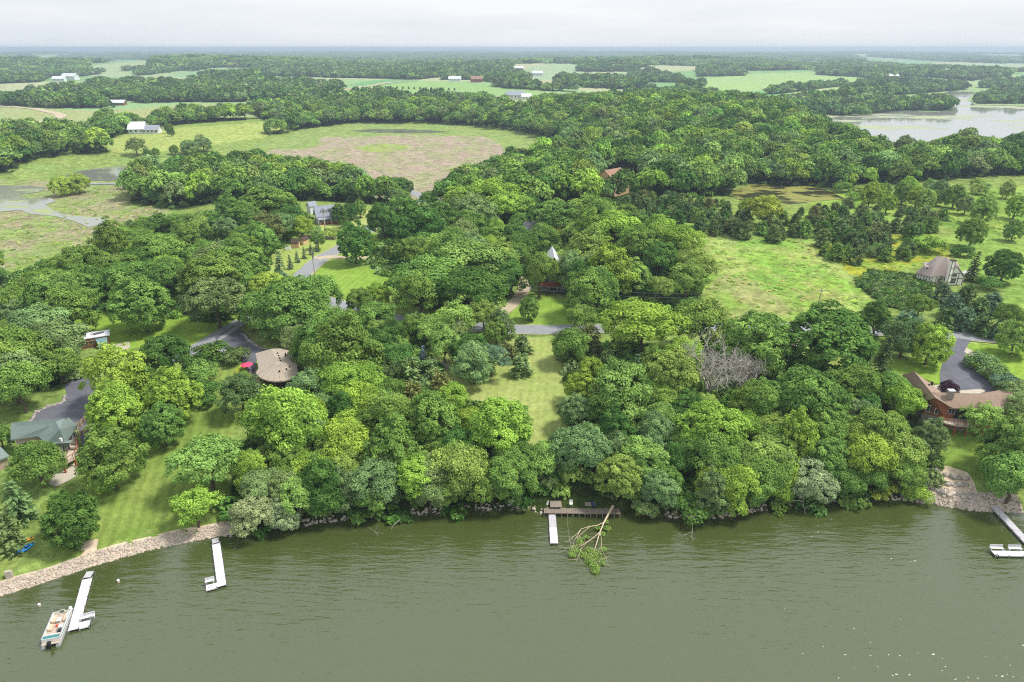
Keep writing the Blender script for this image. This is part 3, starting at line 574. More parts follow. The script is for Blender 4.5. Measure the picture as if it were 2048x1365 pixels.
# ------------------------------------------------------------ trees one can tell apart:  kind x ytop width tone | label
HERO = """
O 217 696 112 b|leafy lime-topped maple in front of the metal-roofed cabin
B 325 672 84 d|dense dark tree between the cabin and the asphalt road
B 272 737 58 m|smaller tree wedged between the two bright round lawn maples
M 331 746 96 b|round bright maple on the striped lawn beside the flowering shrubs
M 222 776 96 b|round bright maple beside the green-roofed house's asphalt yard
M 315 811 76 m|upright young maple standing free in the striped lawn, trunk showing
B 405 874 112 l|airy pale oak on the striped lawn near the bushy wood edge
B 208 873 108 m|shaggy tree at the lawn edge right of the green-roofed house's patio
B 62 886 90 m|tree hiding the front of the green-roofed house
P 16 958 80 g 1.25|silvery spruce at the left edge below the green-roofed house
C -8 1030 66 g 1.3|ragged grey-green spruce over the blue kayak at the left edge
M 130 993 96 d|dense round dark tree above the stone shore on the left lawn
O 381 980 76 b|small bright sapling by the left stone shore
B 475 756 76 k|dense dark pyramid tree below the pink parasol
S 396 724 64 m|large shrub left of the striped lawn's narrow top end
S 405 764 66 d|second large shrub left of the striped lawn, with trunks showing
S 424 686 64 d|tall loose shrub beside the asphalt drive
S 468 696 50 k|clipped round dark shrub on the asphalt drive
W 497 1000 100 w|big silvery willow leaning over the water beside the left dock
W 552 1004 82 w|smaller silvery willow lobe over the water at the wood's left corner
B 562 784 130 b
B 620 796 66 b
B 576 874 76 m
B 517 941 74 g
B 686 840 90 b
B 773 800 100 m
B 782 853 104 m
M 864 793 100 m|tall light-topped maple in the middle of the shore wood
B 906 780 56 b
B 996 803 116 b|low bright thicket tree beside the mown strip
B 918 891 102 l|broad pale tree at the shore, right of the leaning willow branch
B 1023 914 92 m
B 751 924 94 g
B 854 985 76 g|tree leaning out over the water at the shore wood's middle
B 632 985 104 d
B 645 1005 64 m
B 640 935 94 d
B 706 678 84 y
B 682 719 94 b
B 727 725 74 b
B 717 766 74 b
B 658 672 100 m
B 688 651 134 m
B 660 633 124 m
O 618 740 74 g|thin half-bare tree right of the curved-roof house
C 774 658 56 d
B 788 688 74 d
B 753 702 74 k
C 817 715 62 g
C 858 719 52 g
C 882 749 50 o
C 827 769 56 o|olive brown cedar at the front of the little clearing
P 845 688 26 bs|slim silvery blue spruce at the clearing's upper left
B 938 665 68 d|dark round tree standing in the clearing beside the rocks
O 982 688 62 s|slim tree in the clearing with its trunk showing
C 1045 672 38 g
C 1020 690 34 o
C 1041 712 42 g|grey-green pine at the clearing's right edge beside the mown strip
O 888 658 64 l
O 908 605 72 l
O 966 602 54 l
B 1003 629 54 g
M 1058 598 38 m|narrow upright tree by the road, left of the sunny lawn
C 832 629 40 g
B 1167 612 54 m|tree in front of the utility pole by the road
B 1143 658 68 m|round tree at the top right of the mown strip
C 1182 652 40 o
C 1190 682 36 o
C 1217 700 36 g
P 1276 704 40 s
B 1287 598 132 b|great bright maple on the road's near side
B 1410 601 92 m|dark-skirted tree by the road left of the bare dead tree
B 1350 696 104 l
B 1370 678 74 b
B 1183 723 44 b
B 1167 747 64 b
B 1241 733 116 l|broad pale crown in the middle of the right wood
B 1322 755 66 b
B 1155 793 66 g
B 1318 824 78 g
B 1229 832 74 d
B 1163 851 104 g
B 1089 887 70 l|pale tree above the middle dock
W 1287 875 100 l|tall feathery pale tree behind the fallen tree
B 1431 809 114 b
B 1380 782 74 d
B 1520 766 84 m
B 1497 824 64 b
B 1373 840 66 d
B 1420 871 94 m
B 1543 910 84 m
B 1478 941 84 b
B 1322 956 66 g
S 1290 1000 50 g
S 1388 992 84 d
M 1527 630 128 m|large round maple by the road left of the gravel drive
M 1665 623 170 d|huge spreading maple right of the gravel drive
B 1626 733 124 m
B 1717 726 84 m
P 1742 700 44 k|dark spruce poking up behind the wood left of the brick house
B 1690 802 66 o
B 1767 821 94 m
B 1816 771 66 b
B 1790 748 64 m
B 1534 767 84 m
B 1603 840 90 b
B 1557 855 76 m
B 1740 874 94 b
B 1660 882 84 m
B 1816 868 84 l
B 1812 908 74 m
B 1866 851 64 g|thin grey-green tree at the corner of the brick house's lower lawn
W 1645 931 118 w|round silvery willow on the shore right of the wood
B 1538 943 74 b
B 1572 975 42 b
S 1782 982 62 y
S 1845 985 50 b
M 1871 647 74 b|neat round bright maple on the brick house's upper lawn
P 1782 664 50 k
B 1816 638 74 k
B 1756 612 58 d
C 1823 628 66 s
O 1976 809 66 l|open tree with bare limbs in front of the brick house's right end
B 2026 855 98 m
B 2040 913 98 m
M 2040 642 66 l 1.1
O 2044 790 64 g
S 1900 765 38 p|dark purple bush between the brick house and its drive
S 1968 706 54 g
S 1990 726 54 g
S 2012 746 54 s
S 2036 764 54 g
M 1953 436 50 m|round tree behind the half-timbered house
M 2035 441 35 m|small round tree at the right edge of the far lawn
M 2018 502 64 d 1.0|dark round tree on the lawn right of the half-timbered house
P 1960 498 36 k|dark spruce right of the half-timbered house
S 1929 490 36 d
S 1984 552 44 d
S 1861 468 58 b
B 1847 588 48 m
B 2025 612 54 m
C 1888 566 38 s
C 1912 590 44 s
C 1940 572 40 k
C 1962 596 44 k
C 1990 588 42 s
C 1938 620 42 s
C 1900 618 40 k
C 1972 632 40 k
C 2010 640 40 s
B 1532 386 58 y|feathery lime yellow tree beside the algae pond
B 1502 394 38 b
B 1360 444 74 b|bright tree at the meadow's upper left corner
B 1395 499 58 l
B 1378 529 64 l
M 706 451 70 d 1.1|lone dark tree at the bend of the road
M 678 409 32 d
M 700 407 27 d
M 718 405 25 m|small round tree with a bare trunk beside the white dormer house
B 805 400 74 m
B 839 424 104 d
B 764 410 64 d
O 942 390 94 g|feathery grey-green crown above the wood behind the path
B 880 414 64 m
B 925 366 74 b
B 983 359 84 b
B 1017 379 84 b
B 897 465 74 m
B 952 475 132 l
B 1000 485 74 l
B 853 513 114 m
B 942 530 104 d
B 1024 523 64 d
B 836 544 84 m
B 1044 458 64 d
B 1089 451 59 m
B 1109 448 34 y
B 1080 507 58 m 1.6|tree half hiding the grey steep-roofed house
B 1140 507 50 g 1.6
B 1219 502 104 b|bright crown right of the grey steep-roofed house
B 1174 547 84 m
B 1266 523 64 l
B 1113 393 94 m
B 1181 393 94 m
B 1232 420 84 b
B 1181 472 94 l
B 1280 461 74 m
B 754 567 49 b
B 719 578 49 m
B 750 599 64 m
B 533 544 60 y|lime yellow tree top beside the bend of the road
B 574 550 66 b
B 632 550 84 m
B 576 564 128 m|great spreading tree between the road and the curved-roof house
B 506 578 76 m
B 666 618 84 m
M 273 560 108 m 1.0|broad tree standing alone on the cabin lawn
B 420 549 116 g
B 472 489 98 m
B 424 506 114 m
B 308 462 88 m
B 325 506 54 b
C 359 455 24 y|slender vine-clad lime tree in the left wood
B 253 554 64 m
B 240 513 66 m
B 157 492 78 m
B 113 544 84 l
B 161 530 74 m
B 219 455 74 m
O 530 424 64 o
B 513 448 64 m
B 455 397 54 m
B 533 373 94 m
B 560 424 54 g
B 598 434 44 b
B 108 692 72 m
B 22 729 95 m
B 15 656 110 m
B 62 612 100 g
B 100 640 90 g
B -6 858 40 m
B 30 560 80 m
B 75 575 80 m
P 577 508 17 s
P 592 500 14 s
P 606 492 14 s
P 620 486 13 s
P 632 480 13 s
P 555 498 34 s
W 375 278 32 g|left of the two far weeping willows below the white ranch house
W 402 270 34 g|right of the two far weeping willows below the white ranch house
W 150 345 44 y|lime yellow willow at the end of the far pond
W 118 350 44 y|second lime yellow willow on the causeway by the pond
O 268 276 30 k
M 293 300 18 d
M 310 297 14 m
M 346 290 16 m
M 335 246 16 m
M 340 255 14 d
B 635 470 26 m
S 620 452 34 l
S 660 455 34 l
S 690 440 26 d
P 640 668 1 k
"""
for ln in HERO.strip().splitlines():
    a, _, lb = ln.partition('|'); k, x, y, w, t, *hx = a.split()
    if float(w) > 2: tree(k, float(x), float(y), float(w), t, lb or None, float(hx[0]) if hx else None)
for i in range(15): tree('C', 748+i*11.5, 171.5+.35*i, 4.2, 'k')
AVOID = [(575, 722, 48), (1165, 975, 75), (1105, 965, 45), (1230, 985, 40), (1432, 735, 62), (1560, 735, 30), (100, 860, 70)]
dead_tree(1428, 708, 104, 'bare grey dead tree among the leafy crowns of the right wood', 7, 1.05)
dead_tree(1486, 730, 62, 'smaller bare grey tree beside the big dead one', 8, 1.05)
# fill the woods: crown tops scattered, avoiding the trees above
def tops_fill(P, wm, n, tones, kinds='B', mind=.6, seed=1, cap=999):
    rs = random.Random(seed); A = np.array(P, float); got = [(proj(t[4][0], t[4][1], 0)[0], t[4]) for t in TREES]
    pos = [t[4] for t in TREES]; k = 0; tr = 0
    while k < n and tr < n*30:
        tr += 1; x, y = rs.uniform(A[:,0].min(), A[:,0].max()), rs.uniform(A[:,1].min(), A[:,1].max())
        if not inpoly(np.array([x]), np.array([y]), A)[0] or any((x-a)**2+(y-b_)**2 < r_*r_ for a, b_, r_ in AVOID): continue
        W = rs.uniform(*wm); kd = rs.choice(kinds); q = dict(B=1.12, O=1.15, M=1.2, S=.62, C=1.05, P=1.9, W=.92)[kd]
        p, t = at(x, y, q*W)
        if any((p.x-a)**2+(p.y-b_)**2 < (W*mind)**2 for a, b_ in pos): continue
        tree(kd, x, y, W*FPX/t, rs.choice(tones)); pos.append((p.x, p.y)); k += 1
tops_fill([(0,560),(130,500),(230,452),(330,420),(440,400),(560,375),(600,415),(580,435),(530,460),(490,510),(460,535),(400,550),(330,520),(250,535),(180,550),(110,610),(80,680),(0,720)], (7, 12), 64, 'mmmdglb', seed=3, mind=.5)
tops_fill([(800,440),(800,400),(880,370),(1100,370),(1250,400),(1340,430),(1370,530),(1350,550),(1250,560),(1170,540),(1150,480),(1050,470),(1010,530),(960,560),(880,545),(840,500)], (7, 12), 56, 'mmmdblg', seed=4, mind=.5)
tops_fill([(480,1010),(500,880),(620,740),(660,650),(780,660),(900,800),(1040,850),(1040,960),(700,990)], (4.5, 8.5), 44, 'mmdbgl', seed=5, mind=.45)
tops_fill([(1080,960),(1140,880),(1180,800),(1300,700),(1480,700),(1620,760),(1820,800),(1860,900),(1820,950),(1500,980),(1300,980)], (4.5, 8.5), 54, 'mmdbgl', seed=6, mind=.45)
tops_fill([(560,640),(640,620),(850,620),(1000,640),(1050,700),(900,700),(780,690),(640,680)], (5, 9), 14, 'mgdl', seed=9, mind=.5)
# the cedar scrub above the meadow
tops_fill([(1235,392),(1290,372),(1460,395),(1480,415),(1560,418),(1700,395),(1760,410),(1900,410),(1880,445),(1760,470),(1640,462),(1560,458),(1450,440),(1390,428),(1300,440)], (3.2, 6.8), 165, ['k', 'k', 'k', 'o', 'd', 'g', 'm'], 'CCC', .55, 7)
tops_fill([(1620,480),(1760,455),(1880,470),(1800,500),(1720,500),(1640,490)], (2.5, 6), 34, ['k', 'k', 'm'], 'CCS', .7, 8)
tops_fill([(1680,360),(1990,345),(2048,350),(2048,400),(1900,395),(1700,385)], (6, 10), 26, 'blmg', 'MSM', .7, 12)
tops_fill([(1400,420),(1470,430),(1480,448),(1400,436)], (4, 6), 6, 'kk', 'C', .8, 13)
# ------------------------------------------------------------ woodland that reads as one mass: points carrying trees
def scatter_stuff(name, lib, X, Y, S, HS, tint, label, cat, sink=0.0):
    n = len(X); Z = hh(X, Y)+sink; me = bpy.data.meshes.new(name); me.vertices.add(n); me.vertices.foreach_set('co', np.column_stack([X, Y, Z]).astype(np.float32).ravel())
    for an, ty, d in (('sxy', 'FLOAT', S), ('sz', 'FLOAT', HS), ('rot', 'FLOAT', NR_.uniform(0, 6.283, n))):
        me.attributes.new(an, ty, 'POINT').data.foreach_set('value', np.asarray(d, np.float32))
    me.attributes.new('pick', 'INT', 'POINT').data.foreach_set('value', NR_.randint(0, len(lib), n).astype(np.int32))
    me.attributes.new('tint', 'FLOAT_COLOR', 'POINT').data.foreach_set('color', np.column_stack([tint, np.ones(n)]).astype(np.float32).ravel())
    ob = link(name, me, label=label, cat=cat, kind='stuff')
    ng = bpy.data.node_groups.new(name, 'GeometryNodeTree'); ng.interface.new_socket('Geometry', in_out='INPUT', socket_type='NodeSocketGeometry'); ng.interface.new_socket('Geometry', in_out='OUTPUT', socket_type='NodeSocketGeometry')
    N, L = ng.nodes, ng.links; gi, go = N.new('NodeGroupInput'), N.new('NodeGroupOutput')
    j = N.new('GeometryNodeJoinGeometry')
    for lm in reversed(lib):
        po = bpy.data.objects.new('leaf_source', lm); oi = N.new('GeometryNodeObjectInfo'); oi.inputs['Object'].default_value = po; oi.inputs['As Instance'].default_value = True
        L.new(oi.outputs['Geometry'], j.inputs[0])
    ip = N.new('GeometryNodeInstanceOnPoints'); ip.inputs['Pick Instance'].default_value = True
    def na(nm, ty):
        q = N.new('GeometryNodeInputNamedAttribute'); q.data_type = ty; q.inputs['Name'].default_value = nm; return q.outputs['Attribute']
    cs = N.new('ShaderNodeCombineXYZ'); L.new(na('sxy', 'FLOAT'), cs.inputs[0]); L.new(na('sxy', 'FLOAT'), cs.inputs[1]); L.new(na('sz', 'FLOAT'), cs.inputs[2])
    crr = N.new('ShaderNodeCombineXYZ'); L.new(na('rot', 'FLOAT'), crr.inputs[2])
    L.new(gi.outputs[0], ip.inputs['Points']); L.new(j.outputs[0], ip.inputs['Instance']); L.new(na('pick', 'INT'), ip.inputs['Instance Index'])
    L.new(crr.outputs[0], ip.inputs['Rotation']); L.new(cs.outputs[0], ip.inputs['Scale']); L.new(ip.outputs[0], go.inputs[0])
    ob.modifiers.new('trees', 'NODES').node_group = ng
    return ob
def fan(r0, r1, sp, a0=-40, a1=40):
    """jittered points over the view's land between two distances"""
    y = np.arange(r0*.7, r1, sp); X, Y = np.meshgrid(np.arange(-r1, r1, sp), y); X, Y = X.ravel()+NR_.uniform(-.48, .48, X.size)*sp, Y.ravel()+NR_.uniform(-.48, .48, Y.size)*sp
    r = np.hypot(X, Y); a = np.degrees(np.arctan2(X, Y)); ok = (r > r0) & (r < r1) & (a > a0) & (a < a1); return X[ok], Y[ok]
def tints(n, names, j=.18, groups=None):
    T = np.array([TONE[t] for t in names]); c = T[NR_.randint(0, len(T), n)]*(1+NR_.normal(0, j, (n, 1))); return np.clip(c*(1+NR_.normal(0, .05, (n, 3))), .002, .6)
HOLES_PX = [[(800,372),(862,384),(866,408),(836,414),(790,392)], [(1192,345),(1284,345),(1292,405),(1192,405)]]
def nofar(x, y):
    px, py, d = proj(x, y, hh(x, y)); m = np.zeros(px.shape, bool)
    for P in HOLES_PX: m |= inpoly(px, py, P)
    return ~m
x, y = fan(235, 900, 7.0); ok = forest_mask(x, y, hh(x, y)) & nofar(x, y)
hp = np.array([t[4] for t in TREES]); 
keep = np.ones(ok.sum(), bool); x, y = x[ok], y[ok]
for a, b_ in hp[np.hypot(hp[:,0], hp[:,1]) > 225]: keep &= (x-a)**2+(y-b_)**2 > 4.5**2
x, y = x[keep], y[keep]; MID = (x, y)
px_, py_, _d = proj(x, y, hh(x, y)); vis = (px_ > -30) & (px_ < 2078)
# the largest of them stay single trees (up to about 300 of the kind), the rest is one mass
nb = sum(1 for t in TREES if t[3] in ('broadleaf_tree', 'maple_tree')); order = np.argsort(np.where(vis, np.hypot(x, y), 1e9)); take = order[:max(0, 318-nb)]
for i in take:
    W = rnd.uniform(8, 12.5); e = empty('broadleaf_tree', (x[i], y[i], G(x[i], y[i])), rnd.uniform(0, 6.28)); H = W*rnd.uniform(1.05, 1.25); tn = rnd.choice('mmmmdlgb')
    c = link('crown', rnd.choice(BL), e); c.scale = (W/2, W/2, .42*H/.95); c.location = (0, 0, .58*H); shade(c, tn); tr = link('trunk', rnd.choice(TRUNK), e); tr.scale = (H,)*3
    TREES.append((e, float(px_[i]), tn, 'broadleaf_tree', (x[i], y[i]), None))
rest = np.ones(len(x), bool); rest[take] = False; x, y = x[rest], y[rest]
s = NR_.uniform(3.2, 7.2, len(x)); hz = np.clip(s*NR_.uniform(.8, 1.35, len(x)), 3.2, 8.2)
scatter_stuff('woodland', MIDB, x, y, s, hz, tints(len(x), 'mmmmddlgb'), 'mixed green woodland covering the ridge and the far marsh edges', 'woodland', hz*1.15)
# understorey that hides the trunks at the wood edges
bx, by = fan(235, 760, 8.0); ok = forest_mask(bx, by, hh(bx, by)) & nofar(bx, by); bx, by = bx[ok], by[ok]
nx, ny = fan(95, 380, 3.4); px_, py_, _d = proj(nx, ny, hh(nx, ny)); wf = np.zeros(len(nx), bool)
for P in WOOD_FLOOR: wf |= inpoly(px_, py_, P)
bl = [(s_, gp(*p)) for s_, p in ((9, (105, 900)), (9, (555, 750)), (11, (1900, 820)), (7, (1105, 570)), (5, (185, 675)))]
wf &= ~inpoly(px_, py_, [(1078,992),(1250,992),(1255,1045),(1078,1045)])
for s_, p in bl: wf &= (nx-p.x)**2+(ny-p.y)**2 > (s_*1.6)**2
nx, ny = nx[wf], ny[wf]; bx, by = np.concatenate([bx, nx]), np.concatenate([by, ny])
s = NR_.uniform(1.2, 2.8, len(bx)); scatter_stuff('undergrowth', BUSH, bx, by, s, s*NR_.uniform(.7, 1.3, len(bx)), tints(len(bx), 'mmddgl'), 'leafy undergrowth filling the woods between the trunks', 'undergrowth', .4)
tx, ty = fan(150, 260, 1.5, 25, 42); px_, py_, _d = proj(tx, ty, hh(tx, ty)); ok = inpoly(px_, py_, [(1712,562),(1740,548),(1790,545),(1835,556),(1862,572),(1850,602),(1825,628),(1780,616),(1742,594)]); tx, ty = tx[ok], ty[ok]; s = NR_.uniform(.8, 1.4, len(tx))
scatter_stuff('sumac_thicket', BUSH, tx, ty, s, s*NR_.uniform(.9, 1.4, len(tx)), tints(len(tx), 'dkmg', .1), 'low dark green sumac thicket in front of the half-timbered house', 'thicket', .5)
gx_, gy_ = fan(170, 520, 2.3); px_, py_, _d = proj(gx_, gy_, hh(gx_, gy_)); ok = np.zeros(len(gx_), bool)
for P in ([(1380,456),(1400,440),(1560,452),(1620,482),(1700,545),(1735,590),(1715,645),(1425,646),(1408,560)], [(1720,445),(1800,405),(1900,388),(2300,372),(2300,465),(1960,465)], [(1640,500),(1760,455),(1900,482),(1840,530),(1700,545)], [(-200,600),(60,540),(200,480),(320,440),(340,415),(290,380),(150,372),(110,440),(-200,430)]): ok |= inpoly(px_, py_, P)
ok &= NR_.uniform(0, 1, len(gx_)) < .12+.3*(wob(gx_, gy_, 40, 2) > 0); gx_, gy_ = gx_[ok], gy_[ok]; s = NR_.uniform(.35, 1.0, len(gx_)); mt_ = np.array([lin(c) for c in ('8aa84e', '7f9d48', '97a95c', 'a3a667', '6f9044')])[NR_.randint(0, 5, len(gx_))]
scatter_stuff('meadow_tufts', BUSH, gx_, gy_, s, s*NR_.uniform(.2, .45, len(gx_)), mt_*NR_.uniform(1.2, 1.6, (len(gx_), 1)), 'tussocks of tall grass and weeds over meadow and marsh', 'tall grass', .05)  # tints multiplied up to offset the dark self-shading of the tufts
x, y = fan(900, 2400, 11.0); ok = forest_mask(x, y, hh(x, y)) & nofar(x, y); x, y = x[ok], y[ok]; s = NR_.uniform(4, 9, len(x)); hz = s*NR_.uniform(.75, 1.25, len(x))
# hedgerow and lone trees in the far fields
scatter_stuff('far_woodland', FARB, x, y, s, hz, tints(len(x), 'mmmddgk', .16), 'distant bands of woodland between the farm fields', 'woodland', hz*.75)
x, y = fan(2400, 11000, 52.0); ok = forest_mask(x, y, hh(x, y)); x, y = x[ok], y[ok]; s = NR_.uniform(28, 46, len(x))
scatter_stuff('horizon_woodland', CLUMP, x, y, s, NR_.uniform(22, 34, len(x)), tints(len(x), 'mmddk', .12), 'hazy wooded hills along the horizon', 'woodland', 0.0)
# ------------------------------------------------------------ buildings: helpers
SHG = pmat('green_grey_shingle', '7b8a86', .9, .12, 2.5, .2); SHT = pmat('taupe_shingle', 'a89c8d', .9, .14, 2.2, .2); SHB = pmat('brown_shingle', '9a8474', .9, .15, 2.0, .2); SHK = pmat('slate_shingle', '969ba8', .9, .12, 2)  # slate_shingle lightened: the dormer house roof faces away from the sun
SHM = pmat('mauve_shingle', 'a29491', .9, .12, 2.0, .2); SHR = pmat('russet_shingle', '9c7a68', .9, .15, 2.0, .2); METAL = pmat('pale_metal_roof', 'd3d4da', .5, .05, 1); SHD = pmat('dark_shingle', '5f6168', .9, .12, 2)
BRICK = pmat('red_brick', 'a4644a', .9, .22, 5, .2, stretch=(1, 1, 3)); BLOCK = pmat('grey_block', '9a8f86', .9, .12, 3); TANW = pmat('tan_siding', 'b3a08c', .9, .08, 1); WHITEW = pmat('white_siding', 'dcdfe3', .8, .05, 1)
BROWNW = pmat('brown_siding', '86614a', .9, .2, 2); GREYW = pmat('grey_siding', 'a4a6a8', .85, .07, 1); CREAM = pmat('cream_stucco', 'f0ede7', .9, .05, 1); TIMBER = pmat('dark_timber', '5a4a44', .9, .15, 2)
WFR = pmat('white_frame', 'e4e4e0', .6, .03, 2); GLASS = pmat('window_glass', '262c33', .12, .15, 1, spec=.6); REDWOOD = pmat('red_wood', 'a5553a', .8, .18, 2, stretch=(1, 1, .3)); DECKB = pmat('pale_decking', 'cdbfae', .85, .08, 2, stretch=(.4, 3, 1))
WOODB = pmat('weathered_wood', '8d8175', .9, .2, 3, stretch=(.5, 3, 1)); DARKW = pmat('dark_wall', '54504c', .9, .1, 1); TEAL = pmat('teal_cover', '6f9296', .8, .08, 1); TANSH = pmat('tan_shed_siding', 'd3b08a', .85, .06, 2); BARNR = pmat('barn_red', '93453a', .85, .1, 1)
BLACK = pmat('black_rubber', '23252a', .6, .1, 2); STEEL = pmat('galvanised_steel', 'a9adb0', .4, .1, 3, metal=.6); POLEW = pmat('pole_wood', 'b0a698', .9, .12, 4, stretch=(1, 1, .2)); PINK = pmat('pink_canvas', 'e0486e', .8, .06, 2)
def P3(px, py, z): q = flat(px, py, z); return Vector((float(q[0]), float(q[1]), z))
def rel(o, pts): return [Vector(p)-o.location for p in pts]
def pm(name, V, F, mat, parent=None, local=False, loc=None, rz=0, **k):
    me = bpy.data.meshes.new(name); V = [Vector(v) for v in V]
    if parent is not None and not local: V = [v-parent.location for v in V]
    me.from_pydata([tuple(v) for v in V], [], F); me.materials.append(mat)
    bm = bmesh.new(); bm.from_mesh(me); bmesh.ops.recalc_face_normals(bm, faces=bm.faces); bm.to_mesh(me); bm.free()
    return link(name, me, parent, loc, rz, **k)
def slab(name, V, F, mat, parent, th=.25, **k):
    """roof or deck: faces given from above, made solid by a thickness"""
    V = [Vector(v) for v in V]; n = len(V); W = V+[v-Vector((0, 0, th)) for v in V]; G_ = [list(f) for f in F]+[[i+n for i in reversed(f)] for f in F]
    cnt = {}
    for f in F:
        for i in range(len(f)): a, b_ = f[i], f[(i+1) % len(f)]; cnt.setdefault(frozenset((a, b_)), []).append((a, b_))
    for e in cnt.values():
        if len(e) == 1: a, b_ = e[0]; G_.append([b_, a, a+n, b_+n])
    return pm(name, W, G_, mat, parent, **k)
def extr(name, P, z0, z1, mat, parent, **k):
    n = len(P); z1s = z1 if hasattr(z1, '__len__') else [z1]*n; P = [Vector(p) for p in P]
    V = [Vector((p.x, p.y, z0)) for p in P]+[Vector((p.x, p.y, z)) for p, z in zip(P, z1s)]
    return pm(name, V, [list(range(n))[::-1], list(range(n, 2*n))]+[[i, (i+1) % n, (i+1) % n+n, i+n] for i in range(n)], mat, parent, **k)
def inset(P, d):
    P = [Vector((p[0], p[1], 0)) for p in P]; c = sum(P, Vector())/len(P); return [p+(c-p).normalized()*d for p in P]
def box(name, b, mat, parent=None, bev=0.0, loc=None, rz=0, rx=0, **k):
    x0, y0, z0, x1, y1, z1 = b; me = bpy.data.meshes.new(name); bm = bmesh.new(); bmesh.ops.create_cube(bm, size=1)
    for v in bm.verts: v.co = Vector(((x0+x1)/2+v.co.x*(x1-x0), (y0+y1)/2+v.co.y*(y1-y0), (z0+z1)/2+v.co.z*(z1-z0)))
    if bev: bmesh.ops.bevel(bm, geom=bm.edges[:], offset=bev, segments=1, affect='EDGES')
    bm.to_mesh(me); bm.free(); me.materials.append(mat); o = link(name, me, parent, loc, rz, **k)
    if rx: o.rotation_euler = (rx, 0, rz)
    return o
def boxes(name, B, mat, parent=None, loc=None, rz=0, **k):
    V, F = [], []
    for x0, y0, z0, x1, y1, z1 in B:
        n = len(V); V += [(x, y, z) for z in (z0, z1) for x, y in ((x0, y0), (x1, y0), (x1, y1), (x0, y1))]; F += [[n, n+3, n+2, n+1], [n+4, n+5, n+6, n+7]]+[[n+i, n+(i+1) % 4, n+4+(i+1) % 4, n+4+i] for i in range(4)]
    return pm(name, V, F, mat, parent, True, loc, rz, **k)
def window(parent, c, yaw, w, h, cols=2, rows=1, fr=WFR, glass=GLASS, name='window'):
    """c world centre on the wall face; yaw = direction of the wall's outward normal"""
    t = max(.07, w*.05); B = [(-w/2-t, -.03, -h/2-t, w/2+t, .07, -h/2), (-w/2-t, -.03, h/2, w/2+t, .07, h/2+t), (-w/2-t, -.03, -h/2, -w/2, .07, h/2), (w/2, -.03, -h/2, w/2+t, .07, h/2)]
    for i in range(1, cols): x = -w/2+w*i/cols; B.append((x-t*.4, -.02, -h/2, x+t*.4, .06, h/2))
    for i in range(1, rows): z = -h/2+h*i/rows; B.append((-w/2, -.02, z-t*.4, w/2, .055, z+t*.4))
    o = boxes(name, B, fr, parent, Vector(c)-parent.location, yaw-math.pi/2); boxes('pane', [(-w/2, -.02, -h/2, w/2, .03, h/2)], glass, o); return o
def wallpt(a, b, u, z, out=.03):
    """point at share u of the wall a->b (counter-clockwise footprint), height z, and the outward yaw"""
    a, b = Vector((a[0], a[1], 0)), Vector((b[0], b[1], 0)); d = (b-a).normalized(); n = Vector((d.y, -d.x, 0)); p = a+(b-a)*u+n*out; return Vector((p.x, p.y, z)), math.atan2(n.y, n.x)
def mirror(r, e, z): return Vector((2*r.x-e.x, 2*r.y-e.y, z))
